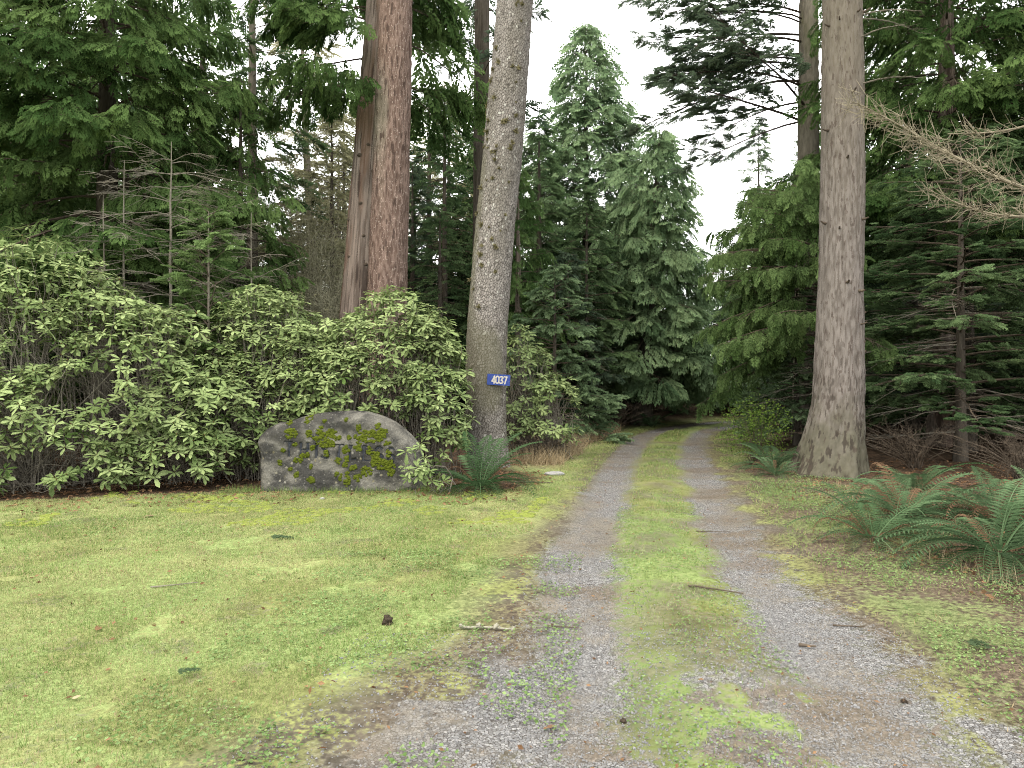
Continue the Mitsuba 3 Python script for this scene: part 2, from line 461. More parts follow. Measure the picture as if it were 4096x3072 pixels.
# ------------------------------------------------------------------ foliage templates
def diamond(acc, p, d, l, w, z=0.0):
    d = np.array([math.cos(d), math.sin(d)])
    nrm = np.array([-d[1], d[0]])
    p = np.asarray(p, float)
    a, b, c, e = p, p + d * l * 0.55 + nrm * w / 2, p + d * l, p + d * l * 0.55 - nrm * w / 2
    acc.append(np.array([a, b, c, e]))


def bend(D, droop, cup, rng, wav=0.02):
    v = np.array(D).reshape(-1, 2)
    z = -droop * v[:, 0] ** 2 - cup * v[:, 1] ** 2 + rng.normal(0, wav, len(v))
    n = len(D)
    f = np.array([[0, 1, 2], [0, 2, 3]])
    f = (f[None] + 4 * np.arange(n)[:, None, None]).reshape(-1, 3)
    return np.c_[v, z], f, np.clip(v[:, 0], 0, 1)


def cedar_spray(seed, pairs=8, sub=2, fat=1.0):
    rng, D = np.random.default_rng(seed), []
    for i in range(pairs):
        x = 0.04 + 0.86 * i / (pairs - 1)
        for s in (-1, 1):
            l = (0.40 * math.sin(PI * (0.22 + 0.70 * x)) + 0.03) * rng.uniform(0.8, 1.15)
            a = s * math.radians(rng.uniform(40, 56))
            diamond(D, (x, 0), a, l, 0.085 * fat)
            for k in range(sub):
                t = 0.30 + 0.38 * k
                e = (x + math.cos(a) * l * t, math.sin(a) * l * t)
                diamond(D, e, a - s * math.radians(40), l * 0.46, 0.060)
    diamond(D, (0.85, 0), 0, 0.2, 0.1)
    return bend(D, 0.30, 0.55, rng)


def fir_spray(seed, pairs=8, sub=2, droop=0.12, narrow=1.0):
    rng, D = np.random.default_rng(seed), []
    diamond(D, (0, 0), 0, 1.05, 0.055)
    for i in range(pairs):
        x = 0.05 + 0.85 * i / (pairs - 1)
        for s in (-1, 1):
            l = (0.44 * (1 - x) ** 0.7 + 0.07) * rng.uniform(0.75, 1.15)
            a = s * math.radians(rng.uniform(46, 64))
            diamond(D, (x, 0), a, l, 0.062 * narrow)
            for k in range(sub):
                t = 0.25 + 0.36 * k
                e = (x + math.cos(a) * l * t, math.sin(a) * l * t)
                diamond(D, e, a - s * math.radians(48), l * 0.42, 0.050 * narrow)
    return bend(D, droop, 0.15, rng, 0.03)


def spruce_spray(seed, pairs=9):
    rng, D = np.random.default_rng(seed), []
    diamond(D, (0, 0), 0, 1.0, 0.10)
    for i in range(pairs):
        x = 0.05 + 0.85 * i / (pairs - 1)
        for s in (-1, 1):
            l = (0.40 * (1 - x) ** 0.8 + 0.09) * rng.uniform(0.8, 1.15)
            diamond(D, (x, 0), s * math.radians(rng.uniform(40, 58)), l, 0.085)
    return bend(D, 0.10, 0.35, rng, 0.04)


SPRAY = {
    'cedar': [cedar_spray(k) for k in range(4)], 'cedar_lo': [cedar_spray(10 + k, 6, 1, 1.4) for k in range(3)],
    'fir': [fir_spray(20 + k) for k in range(4)], 'fir_lo': [fir_spray(30 + k, 6, 1, narrow=1.5) for k in range(3)],
    'hemlock_lo': [fir_spray(70 + k, 6, 1, droop=0.34, narrow=1.4) for k in range(3)],
    'hemlock': [fir_spray(40 + k, 9, 2, droop=0.34) for k in range(4)],
    'spruce': [spruce_spray(50 + k) for k in range(3)], 'spruce_lo': [spruce_spray(60 + k, 6) for k in range(3)],
}


# ------------------------------------------------------------------ boughs and conifers
class Bough:
    def __init__(self, rng, p0, az, L, rise, droop, up, n, Ls, width, r0, pitch=-0.3, pj=0.25, roll=0.35, t0=0.2, K=7, tint=(0.0, 1.0)):
        t = np.linspace(0, 1, K)
        rise, droop, pitch = rise + rng.normal(0, 0.10), droop * rng.uniform(0.6, 1.4), pitch + rng.normal(0, 0.12)
        a = az + rng.normal(0, 0.16) * t + rng.normal(0, 0.05, K)
        dh = np.stack([np.cos(a), np.sin(a)], 1)
        xy = np.asarray(p0)[:2] + np.r_[np.zeros((1, 2)), np.cumsum(dh[1:] * L / (K - 1), 0)]
        z = p0[2] + L * (rise * t - droop * t ** 2 + up * t ** 3)
        self.pts = np.c_[xy, z]
        self.rad = r0 * (1 - t) ** 0.8 + 0.003
        ts = t0 + (1 - t0) * rng.random(n) ** 0.8
        side = np.where(rng.random(n) < 0.5, -1.0, 1.0)
        um = width * L * ((1 - ts) ** 0.75 * np.minimum(1, ts * 2.4) + 0.04)
        fr = rng.random(n) ** 0.6
        u = fr * um
        at = np.stack([np.interp(ts, t, self.pts[:, k]) for k in range(3)], 1)
        aa = np.interp(ts, t, a)
        out = np.stack([np.cos(aa), np.sin(aa)], 1)
        lat = np.stack([-out[:, 1], out[:, 0]], 1) * side[:, None]
        fwd = u * 0.75
        at[:, :2] += lat * u[:, None] + out * fwd[:, None] * (1 - ts)[:, None]
        at[:, 2] += -0.25 * u ** 2 / max(L * width, 0.2) + rng.normal(0, 0.05 * Ls, n) - 0.06 * fwd
        th = np.radians(15 + 45 * fr * (1 - 0.5 * ts) + rng.normal(0, 14, n))
        d = out * np.cos(th)[:, None] + lat * np.sin(th)[:, None]
        pt = pitch + rng.normal(0, pj, n)
        d3 = np.c_[d * np.cos(pt)[:, None], np.sin(pt)]
        sz = Ls * rng.uniform(0.65, 1.25, n) * (0.75 + 0.3 * (1 - ts))
        self.R = frames(d3, [0, 0, 1.0], rng.normal(0, roll, n)) * sz[:, None, None]
        self.pos = at
        tb = rng.uniform(*tint)
        self.u = np.clip(tb + rng.normal(0, 0.22, n), 0, 1)
        # side twigs that carry the sprays
        k = max(2, n // 4)
        sel = rng.choice(n, k, replace=False)
        root = np.stack([np.interp(np.clip(ts[sel] - 0.12, 0, 1), t, self.pts[:, j]) for j in range(3)], 1)
        end = self.pos[sel] + self.R[sel][:, :, 0] * 0.5
        mid = (root + end) / 2 + [0, 0, 0.02]
        self.tw = (np.stack([root, mid, end], 1), np.tile([0.006, 0.004, 0.002], (k, 1)) * (1 + r0 * 12))

    def wood(self, sides=4, twigs=True):
        v, f = tubes(self.pts[None], self.rad[None], sides)
        if twigs:
            v2, f2 = tubes(*self.tw, 3)
            f = np.vstack([f, f2 + len(v)])
            v = np.vstack([v, v2])
        return v, f


def dead_bough(rng, p0, az, L, rise, droop, r0, twigs=14, K=5):
    t = np.linspace(0, 1, K)
    a = az + rng.normal(0, 0.2) * t
    dh = np.stack([np.cos(a), np.sin(a)], 1)
    xy = np.asarray(p0)[:2] + np.r_[np.zeros((1, 2)), np.cumsum(dh[1:] * L / (K - 1), 0)]
    P = np.c_[xy, p0[2] + L * (rise * t - droop * t ** 2) + rng.normal(0, 0.01 * L, K)]
    v, f = tubes(P[None], (r0 * (1 - t) ** 0.8 + 0.0025)[None], 4)
    if twigs:
        ts = rng.uniform(0.25, 0.98, twigs)
        root = np.stack([np.interp(ts, t, P[:, j]) for j in range(3)], 1)
        sd = np.where(rng.random(twigs) < 0.5, -1, 1) * rng.uniform(0.5, 1.1, twigs)
        aa = az + sd
        l = L * 0.38 * (1 - 0.6 * ts) * rng.uniform(0.5, 1.2, twigs)
        end = root + np.stack([np.cos(aa) * l, np.sin(aa) * l, rng.normal(-0.12, 0.2, twigs) * l], 1)
        mid = (root + end) / 2 + rng.normal(0, 0.04, (twigs, 3)) * l[:, None]
        v2, f2 = tubes(np.stack([root, mid, end], 1), np.tile([0.004, 0.003, 0.0018], (twigs, 1)), 3)
        f = np.vstack([f, f2 + len(v)])
        v = np.vstack([v, v2])
    return v, f


def conifer(name, label, cat, x, y, h, r, z0, kind, mat, nb, dens, Ls, tr, seed, lean=(0, 0), trunk_mat='bark_plain_dark', wood='twig_brown',
            split=True, group=None, rise=0.1, droop=0.35, up=0.12, width=0.34, pitch=-0.3, pj=0.25, roll=0.35, power=0.8, az=None, dead=0, dead_z=(0.8, 3.0), dead_len=1.0,
            dead_mat='twig_grey', tint=(0.1, 0.8), top=True, t0=0.2, low=1.0, trunk=None, zmax=None, sides=12):
    """A conifer: trunk, boughs carrying flat sprays, dead lower branches. split: every bough and its foliage is a part of its own."""
    rng = np.random.default_rng(seed)
    gz = float(ground_z(x, y)) - 0.05
    root = thing(name, label, cat, group)
    cen = lambda z: np.array([x + lean[0] * (z - gz), y + lean[1] * (z - gz), z])  # noqa: E731
    if trunk is None:
        zz = np.linspace(0, h, 8)
        P = np.array([cen(gz + q) for q in zz])
        R = tr * (1 - zz / h) ** 0.85 + 0.01
        R[0] *= 1.35
        mesh, uv, _ = trunk_mesh(P, R, sides, 0.25, seed=seed, amp=0.006)
        part(root, 'trunk', mesh, trunk_mat, True, uv)
    else:
        mesh, uv, (tt, cc, rr) = trunk
        cen = lambda z: np.array([np.interp(z, cc[:, 2], cc[:, k]) for k in range(3)])  # noqa: E731
        part(root, 'trunk', mesh, trunk_mat, True, uv)
    zt = h if zmax is None else zmax
    wood_all, crown = Acc(), Acc()
    for i in range(nb):
        fz = ((i + rng.random()) / nb)
        zl = z0 + (zt - z0) * (1 - (1 - fz) ** 1.15 if trunk is None else fz)
        prof = ((h - zl) / max(h - z0 * 0.6, 0.1)) ** power
        L = max(0.18, r * prof * rng.uniform(0.72, 1.12)) if top else r * rng.uniform(0.6, 1.1)
        a = i * 2.39996 + rng.normal(0, 0.35)
        if az is not None:
            a = rng.uniform(*az)
        dz = 0.5 * (1 - fz)
        n = max(5, int(dens * L * L * width + 4 * L))
        b = Bough(rng, cen(gz + zl), a, L, rise + 0.25 * fz, (droop + 0.2 * dz) * low, up, n, Ls * (0.75 + 0.25 * prof), width, 0.006 + 0.006 * L, pitch, pj, roll, t0, tint=tint)
        fol = Acc()
        tip, low_ = b.pts[-1], kind
        away = tip[0] * (tip[0] - x) + tip[1] * (tip[1] - y) > 0.35 * L * math.hypot(tip[0], tip[1])
        hidden = (b.pts[:, 2].min() - EYE > 0.58 * b.pts[:, 1].max()) or (np.abs(b.pts[:, 0]).min() > 0.78 * b.pts[:, 1].max())
        if (away or hidden) and kind + '_lo' in SPRAY:
            low_ = kind + '_lo'
            m_ = rng.random(len(b.pos)) < (0.35 if hidden else 0.6)
            m_[:3] = True
            b.R, b.pos, b.u = b.R[m_] * 1.25, b.pos[m_], b.u[m_]
        stamp_var(fol, SPRAY[low_], b.R, b.pos, b.u, rng)
        if split:
            k = part(root, 'bough', b.wood(), wood)
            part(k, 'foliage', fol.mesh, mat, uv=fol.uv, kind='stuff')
        else:
            wood_all.add(*b.wood(3, False))
            crown.add(fol.mesh[0], fol.mesh[1], fol.uv)
    if not split:
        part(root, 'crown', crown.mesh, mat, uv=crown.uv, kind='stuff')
        part(root, 'branches', wood_all.mesh, wood, kind='stuff')
    if dead:
        A = Acc()
        for i in range(dead):
            zl = rng.uniform(*dead_z)
            v, f = dead_bough(rng, cen(gz + zl), rng.uniform(0, 2 * PI), dead_len * rng.uniform(0.5, 1.1), rng.uniform(-0.1, 0.15), rng.uniform(0.05, 0.3), 0.011)
            if split:
                part(root, 'dead_branch', (v, f), dead_mat)
            else:
                A.add(v, f)
        if not split:
            part(root, 'dead_branches', A.mesh, dead_mat, kind='stuff')
    return root


# ------------------------------------------------------------------ the five big trunks
def line(pts, d):
    """(x, z, r) triples at depth d -> centre line and radii."""
    return np.array([(a, d, b) for a, b, c in pts]), np.array([c for a, b, c in pts])


P, R = line([(-0.47, -0.1, 0.44), (-0.50, 0.7, 0.40), (-0.525, 1.75, 0.415), (-0.345, 4.75, 0.40), (-0.12, 7.1, 0.395), (0.06, 9.4, 0.36), (0.35, 14, 0.28), (0.5, 20, 0.14)], 14.5)
sign_trunk = trunk_mesh(P, R, 72, 0.05, seed=3, amp=0.016)
st = conifer('spruce_tree', 'leaning grey scaly trunk with lichen tufts and the blue number sign on it', 'tree', -0.5, 14.5, 20, 2.6, 12.5, 'fir_lo', 'dark_fir_green', 22, 9, 0.7, 0.4, 71,
             split=False, trunk=sign_trunk, trunk_mat='bark_scaly_grey', zmax=19.5, droop=0.4)
P, R = line([(-3.06, -0.1, 0.56), (-3.02, 1.5, 0.49), (-2.95, 3.94, 0.466), (-2.84, 7.45, 0.43), (-2.75, 10.7, 0.39), (-2.6, 20, 0.2)], 17)
conifer('fir_tree', 'thick reddish brown trunk with pale flecks and a furrowed grey right side', 'tree', -3, 17, 20.5, 2.6, 13.5, 'fir_lo', 'dark_fir_green', 20, 9, 0.7, 0.4, 72,
        split=False, trunk=trunk_mesh(P, R, 72, 0.05, seed=5, amp=0.018), trunk_mat='bark_red', zmax=20)
P, R = line([(-4.05, -0.1, 0.62), (-3.97, 1.5, 0.52), (-3.81, 4.08, 0.46), (-3.55, 7.8, 0.41), (-3.29, 11.3, 0.37), (-2.9, 20, 0.18)], 18.1)
ct = trunk_mesh(P, R, 64, 0.06, seed=7, amp=0.014)
cd = conifer('cedar_tree', 'grey brown fibrous trunk with dark knots just left of the reddish one', 'tree', -4, 18.1, 20.5, 3.5, 8.9, 'cedar', 'cedar_green', 34, 15, 0.62, 0.4, 73,
             trunk=ct, trunk_mat='bark_cedar', zmax=16, pitch=-0.75, pj=0.3, rise=0.1, droop=0.42, up=0.2, width=0.42, power=0.35, tint=(0.0, 0.7), az=(-0.1, 4.4))
rng = np.random.default_rng(8)
tt, cc, rr = ct[2]
for k, (zk, ak) in enumerate([(8.9, -1.2), (8.6, -2.2), (7.55, -1.5), (7.3, -2.0), (6.9, -1.1), (6.1, -1.7), (5.75, -2.5), (5.3, -1.4), (4.8, -2.2), (4.6, -1.2)]):
    c = np.array([np.interp(zk, cc[:, 2], cc[:, j]) for j in range(3)])
    r = np.interp(zk, cc[:, 2], rr)
    m = trimesh.creation.icosphere(2, 1.0)
    m.vertices *= rng.uniform(0.5, 0.95) * np.array([0.075, 0.045, 0.06])
    m.vertices += 0.03 * (meshkit.noise(m.vertices * 30, k)[:, None] - 0.5) * m.vertices / 0.06
    m.apply_translation(c + [r * math.cos(ak), r * math.sin(ak), 0])
    part(cd, 'knot', m, 'twig_brown', True)
P, R = line([(-0.98, -0.1, 0.33), (-0.95, 3, 0.28), (-0.93, 8, 0.26), (-0.92, 14, 0.22), (-0.9, 20, 0.12)], 22)
conifer('fir_tree', 'slim dark trunk standing behind the leaning grey one', 'tree', -0.95, 22, 20.5, 2.8, 10.2, 'fir_lo', 'dark_fir_green', 30, 9, 0.7, 0.3, 74,
        split=False, trunk=trunk_mesh(P, R, 40, 0.1, seed=9, amp=0.012), trunk_mat='bark_plain_dark', zmax=20)
P, R = line([(5.62, -0.12, 0.74), (5.69, 0.25, 0.61), (5.75, 0.65, 0.52), (5.83, 1.31, 0.44), (5.86, 2.3, 0.405), (5.886, 3.55, 0.381), (5.92, 6.04, 0.365), (5.91, 8.5, 0.325), (5.9, 14, 0.24), (5.85, 21, 0.12)], 12.85)
flute = lambda A, t: np.exp(-t / 0.55) * (0.07 * np.cos(5 * A + 0.6) + 0.05 * np.cos(3 * A - 1.0) + 0.03 * np.cos(9 * A)) + np.exp(-t / 1.6) * 0.10 * (meshkit.fbm(np.stack([6 * np.cos(A), 6 * np.sin(A), t * 2.0], -1), 3, 77) - 0.5)  # noqa: E731
rt = conifer('spruce_tree', 'thick grey brown trunk with a flared mossy base right of the drive', 'tree', 5.8, 12.85, 21, 2.6, 12.5, 'fir_lo', 'dark_fir_green', 22, 9, 0.7, 0.4, 75,
             split=False, trunk=trunk_mesh(P, R, 80, 0.04, seed=11, amp=0.014, flute=flute), trunk_mat='bark_right', zmax=20.5)
P, R = line([(8.2, -0.1, 0.42), (8.22, 3, 0.34), (8.25, 8, 0.28), (8.27, 12, 0.25), (8.3, 20, 0.12)], 20)
conifer('fir_tree', 'pale trunk behind the big right trunk, dark boughs reaching left across the sky', 'tree', 8.2, 20, 21, 4.9, 8.6, 'fir', 'dark_fir_green', 26, 11, 0.5, 0.3, 76,
        trunk=trunk_mesh(P, R, 40, 0.08, seed=13, amp=0.012), trunk_mat='bark_plain_pale', zmax=14.5, top=False, az=(2.5, 4.0), rise=0.12, droop=0.42, up=0.22, width=0.26, pitch=-0.05, t0=0.22,
        wood='bark_dark', tint=(0.3, 0.9), power=0.2)

rng = np.random.default_rng(16)
P_, R_l = np.array([(5.69, 0.25), (5.86, 2.3), (5.92, 6.04), (5.91, 8.5)]), np.array([0.61, 0.405, 0.365, 0.325])
for k in range(16):
    zk, ak = rng.uniform(2.2, 8.3), rng.uniform(-2.9, -0.3)
    cx, r = np.interp(zk, P_[:, 1], P_[:, 0]), np.interp(zk, P_[:, 1], R_l)
    d_ = np.array([math.cos(ak), math.sin(ak), rng.uniform(-0.2, 0.2)])
    c = np.array([cx, 12.85, zk]) + d_ * r * 0.96
    ln = rng.uniform(0.03, 0.16)
    part(rt, 'branch_stub', tubes(np.array([[c, c + d_ * ln * 0.5, c + d_ * ln + [0, 0, 0.02]]]), np.array([[0.028, 0.02, 0.012]]) * rng.uniform(0.6, 1.2), 6), 'twig_brown')
for k in range(4):
    zk, ak = rng.uniform(6.8, 8.4), rng.uniform(-1.0, 0.3)
    cx, r = np.interp(zk, P_[:, 1], P_[:, 0]), np.interp(zk, P_[:, 1], R_l)
    c = np.array([cx + math.cos(ak) * r * 0.97, 12.85 + math.sin(ak) * r * 0.97, zk])
    part(rt, 'dead_branch', dead_bough(rng, c, ak + rng.normal(0, 0.5), rng.uniform(0.7, 1.6), 0.05, 0.3, 0.012, 12), 'twig_grey')

# lichen tufts on the leaning trunk
rng = np.random.default_rng(15)
tt, cc, rr = sign_trunk[2]


def tuft(c, size, rng, n=26):
    d = rng.normal(0, 1, (n, 3))
    d /= np.linalg.norm(d, axis=1, keepdims=True)
    d[:, 1] = -np.abs(d[:, 1])
    e = c + d * size * rng.uniform(0.5, 1.2, (n, 1))
    return tubes(np.stack([np.repeat(c[None], n, 0), (c + e) / 2 + rng.normal(0, 0.1 * size, (n, 3)), e], 1), np.tile([0.14 * size, 0.13 * size, 0.04 * size], (n, 1)), 3)


for k in range(64):
    zk = 1.65 + abs(rng.normal(0, 1)) * 2.2 + (7.2 if k % 3 == 0 else 2.3 if k % 2 else 4.6)
    if zk > 9.6:
        zk = rng.uniform(2.6, 9.3)
    ak = rng.uniform(-2.75, -0.9) if k % 4 else rng.uniform(-3.3, -2.4)
    c = np.array([np.interp(zk, cc[:, 2], cc[:, j]) for j in range(3)])
    r = np.interp(zk, cc[:, 2], rr)
    part(st, 'lichen_tuft', tuft(c + [r * math.cos(ak), r * math.sin(ak), 0], rng.uniform(0.028, 0.085), rng), 'lichen_yellow')

# ------------------------------------------------------------------ number sign
SGN = T().translate([-0.262, 14.5 - 0.43, 1.733]).rotate([0, 0, 1], 4).rotate([0, 1, 0], 3.4)
w, h = 0.452, 0.214
plate = shapely.box(-w / 2, -h / 2, w / 2, h / 2).buffer(-0.012).buffer(0.012)
m = trimesh.creation.extrude_polygon(plate, 0.006, engine='earcut')
m.apply_transform(trimesh.transformations.rotation_matrix(PI / 2, [1, 0, 0]))      # plate in xz, its face towards -y
sg = thing('number_sign', 'blue number sign reading 4037 in white, nailed to the leaning grey trunk', 'sign')
part(sg, 'plate', m, 'sign_blue', to_world=SGN)


def stroke(pts, t):
    return LineString(pts).buffer(t / 2, cap_style=2, join_style=1)


def arc(cx, cy, rx, ry, a0, a1, n=20):
    a = np.radians(np.linspace(a0, a1, n))
    return list(zip(cx + rx * np.cos(a), cy + ry * np.sin(a)))


t_ = 0.17
DIG = {'4': unary_union([stroke([(0.36, 0), (0.36, 1)], t_), stroke([(0.40, 1.0), (0.08, 0.30)], t_), stroke([(0.0, 0.28), (0.52, 0.28)], t_ * 0.9)]),
       '0': stroke(arc(0.25, 0.75, 0.19, 0.17, 0, 180) + arc(0.25, 0.25, 0.19, 0.17, 180, 360) + [(0.44, 0.75)], t_),
       '3': stroke(arc(0.24, 0.76, 0.19, 0.16, 165, -75) + arc(0.22, 0.27, 0.22, 0.19, 80, -165), t_),
       '7': unary_union([stroke([(0.02, 0.92), (0.50, 0.92)], t_), stroke([(0.44, 0.95), (0.18, 0)], t_)])}
for i, ch in enumerate('4037'):
    g = affinity.scale(DIG[ch], 0.155, 0.158, origin=(0, 0))
    g = affinity.translate(g, -0.142 + 0.078 * i, -0.081 - 0.0 * i)
    g = g.intersection(shapely.box(-0.3, -0.083, 0.3, 0.081))
    mm = trimesh.util.concatenate([trimesh.creation.extrude_polygon(q_, 0.0015, engine='earcut') for q_ in getattr(g, 'geoms', [g])])
    mm.apply_transform(trimesh.transformations.rotation_matrix(PI / 2, [1, 0, 0]))
    mm.apply_translation([0, -0.0062, 0])
    part(sg, 'numeral', mm, 'sign_white', to_world=SGN, label=f'white numeral {ch}')
for xk in (-0.02, 0.205):
    nl = trimesh.creation.icosphere(1, 0.006)
    nl.apply_translation([xk, -0.006, 0.09 if xk < 0 else -0.03])
    part(sg, 'nail', nl, 'nail_metal', to_world=SGN)

# ------------------------------------------------------------------ the carved boulder
SC = 1.248e-3
RX, RY = -2.69, 11.05
OUT = [(95, 1180), (85, 1000), (75, 800), (75, 660), (30, 480), (60, 400), (150, 310), (280, 245), (400, 236), (560, 175), (700, 140), (900, 110), (1200, 92), (1420, 105), (1620, 165), (1760, 230), (1840, 290), (1960, 390),
       (2060, 500), (2110, 620), (2140, 800), (2150, 1000), (2150, 1180)]


def rk(zx, zy):
    return (zx - 1090) * SC, (1075 - zy) * SC


outline = Polygon([rk(*p) for p in OUT]).buffer(-0.05).buffer(0.05)
# letters, in units of cap height
k_ = 0.17
S_ = arc(0.30, 0.75, 0.22, 0.18, 25, 262) + arc(0.30, 0.27, 0.25, 0.21, 85, -165)
LET = {'T': unary_union([stroke([(0.31, 0), (0.31, 1)], k_), shapely.box(-0.04, 0.94, 0.66, 1.0)]),
       'H': unary_union([stroke([(0.08, 0), (0.08, 1)], k_), stroke([(0.56, 0), (0.56, 1)], k_), shapely.box(0.08, 0.50, 0.56, 0.57), shapely.box(-0.05, 0.94, 0.20, 1.0), shapely.box(0.44, 0.94, 0.70, 1.0)]),
       'I': unary_union([stroke([(0.2, 0), (0.2, 1)], k_), shapely.box(0.05, 0.94, 0.35, 1)]),
       'L': unary_union([stroke([(0.12, 0), (0.12, 1)], k_), shapely.box(0.12, 0, 0.58, 0.07), shapely.box(0.51, 0, 0.58, 0.16), shapely.box(0.0, 0.94, 0.28, 1)]),
       'E': unary_union([stroke([(0.12, 0), (0.12, 1)], k_), shapely.box(0.0, 0.93, 0.56, 1.0), shapely.box(0.12, 0.48, 0.44, 0.55), shapely.box(0.12, 0, 0.58, 0.07)]),
       'S': stroke(S_, k_ * 0.9)}
letters = []
for ch, zx in zip('THISTLESS', (425, 610, 785, 880, 1045, 1215, 1385, 1545, 1690)):
    bx, bz = rk(zx, 652 + (zx - 425) * 0.052)
    g = affinity.scale(LET[ch], 0.222, 0.232, origin=(0, 0))
    letters.append((ch, affinity.translate(affinity.rotate(g, -2.8, origin=(0, 0)), bx, bz)))
allet = unary_union([g for _, g in letters])
bd = outline.exterior
per = np.array([bd.interpolate(d).coords[0] for d in np.arange(0, bd.length, 0.03)])
x0, z0, x1, z1 = outline.bounds
GX, GZ = np.meshgrid(np.arange(x0, x1, 0.015), np.arange(z0, z1, 0.015))
gp = np.stack([GX.ravel(), GZ.ravel()], 1)
inside = shapely.contains_xy(outline.buffer(-0.014), gp[:, 0], gp[:, 1])
gp = gp[inside]
pts2 = np.vstack([per, gp])
tri = Delaunay(pts2).simplices
cen3 = pts2[tri].mean(1)
tri = tri[shapely.contains_xy(outline, cen3[:, 0], cen3[:, 1])]
dist = cKDTree(np.array([bd.interpolate(d).coords[0] for d in np.arange(0, bd.length, 0.008)])).query(pts2)[0]
dist[:len(per)] = 0
q01 = np.clip(dist / 0.20, 0, 1)
half = 0.34 * (1 - (1 - q01) ** 2.4) ** 0.55
p3 = np.c_[pts2[:, 0], np.zeros(len(pts2)), pts2[:, 1]]
rough = 0.10 * (meshkit.fbm(p3 * 2.2, 3, 4) - 0.5) + 0.022 * (meshkit.fbm(p3 * 11, 3, 5) - 0.5) + 0.010 * (meshkit.noise(p3 * 45, 6) - 0.5)
plane = sst(0.0, 0.1, dist)
front = -half + rough * plane
carved = shapely.contains_xy(allet, pts2[:, 0], pts2[:, 1])
smoothf = front.copy()
front[carved] += 0.028
lean_r = 0.10
back = half * 0.9 + 0.12 * (meshkit.fbm(p3 * 2.0, 3, 14) - 0.5) * plane
vf = np.c_[pts2[:, 0], front + lean_r * pts2[:, 1], pts2[:, 1]]
vb = np.c_[pts2[:, 0], back + lean_r * pts2[:, 1], pts2[:, 1]]
# orient front triangles towards -y
a_, b_, c_ = (vf[tri[:, k]] for k in range(3))
ny_ = np.cross(b_ - a_, c_ - a_)[:, 1]
tri[ny_ > 0] = tri[ny_ > 0][:, ::-1]
rock_v = np.vstack([vf, vb]) + [RX, RY + 0.30, 0]
rock_f = np.vstack([tri, tri[:, ::-1] + len(vf)])
bo = thing('boulder', 'grey boulder carved THISTLESS, patched with moss, before the rhododendrons', 'boulder')
part(bo, 'stone', (rock_v, rock_f), 'rock', 50)
front_tree = cKDTree(pts2)
front_y = smoothf + lean_r * pts2[:, 1] + RY + 0.30


def on_rock(px, pz):
    _, i = front_tree.query(np.stack([px, pz], 1))
    return front_y[i]


for ch, g in letters:
    ms = [trimesh.creation.extrude_polygon(q_, 0.004, engine='earcut') for q_ in getattr(g, 'geoms', [g])]
    mm = trimesh.util.concatenate(ms)
    mm = mm.subdivide_to_size(0.05)
    vx, vz, vd = mm.vertices[:, 0].copy(), mm.vertices[:, 1].copy(), mm.vertices[:, 2].copy()
    yy = on_rock(vx, vz) + 0.0225 - vd
    mm = trimesh.Trimesh(np.c_[vx + RX, yy, vz], mm.faces[:, ::-1], process=False)
    part(bo, 'carved_letter', mm, 'letter_slate', label=f'carved letter {ch}')
MOSS = [(450, 245, 50, 25), (505, 370, 85, 60), (715, 200, 45, 60), (740, 370, 38, 45), (930, 440, 140, 90), (1000, 350, 60, 40), (850, 340, 25, 30), (1010, 500, 45, 30), (1490, 400, 190, 75), (1345, 290, 28, 45), (1580, 265, 22, 40),
        (1645, 360, 55, 55), (690, 635, 55, 42), (945, 620, 40, 45), (1190, 570, 45, 50), (1210, 680, 28, 35), (1340, 530, 50, 55), (1100, 705, 40, 35), (1190, 750, 22, 25), (1290, 785, 45, 35), (1640, 740, 130, 60),
        (1560, 650, 55, 60), (1450, 830, 70, 60), (1750, 790, 55, 100), (1480, 570, 40, 45), (580, 690, 22, 30), (630, 695, 20, 30), (375, 730, 25, 35), (410, 580, 20, 20), (560, 505, 22, 20), (880, 290, 18, 18),
        (910, 215, 16, 22), (1180, 190, 15, 18), (1140, 900, 18, 45), (1215, 930, 30, 90), (1350, 910, 50, 40), (770, 935, 45, 30), (590, 880, 25, 40), (515, 810, 20, 32), (1090, 860, 20, 22), (770, 780, 15, 28),
        (780, 545, 24, 28), (1700, 480, 40, 25), (1230, 420, 25, 20), (1100, 420, 25, 20), (1720, 600, 30, 50)]
rng = np.random.default_rng(21)
blob = trimesh.creation.icosphere(1, 1.0)
for zx, zy, a, b in MOSS:
    n = int(5 + a * b / 130)
    ang, rad = rng.uniform(0, 2 * PI, n), np.sqrt(rng.random(n))
    X_, Z_ = rk(zx + a * rad * np.cos(ang), zy + b * rad * np.sin(ang))
    s_ = rng.uniform(0.014, 0.030, n)
    pos = np.c_[X_ + RX, on_rock(X_, Z_) + 0.001, Z_]
    Rm = np.tile(np.eye(3), (n, 1, 1)) * s_[:, None, None] * [1, 0.75, 0.85]
    v, f, _ = stamp(np.array(blob.vertices), np.array(blob.faces), Rm, pos, np.zeros(n))
    v += (meshkit.noise(v * 90, 3)[:, None] - 0.5) * 0.016
    part(bo, 'moss_patch', (v, f), 'moss_green')


# ------------------------------------------------------------------ rhododendrons
def leaf_verts():
    v = [(0, 0, 0), (0.35, 0, -0.012), (0.70, 0, -0.05), (1.0, 0, -0.13)]
    for s in (1, -1):
        v += [(0.38, s * 0.125, 0.014), (0.74, s * 0.165, -0.03)]
    f = [(0, 4, 1), (1, 4, 5), (1, 5, 2), (2, 5, 3), (0, 1, 6), (1, 7, 6), (1, 2, 7), (2, 3, 7)]
    return np.array(v, float), np.array(f)


LV, LF = leaf_verts()


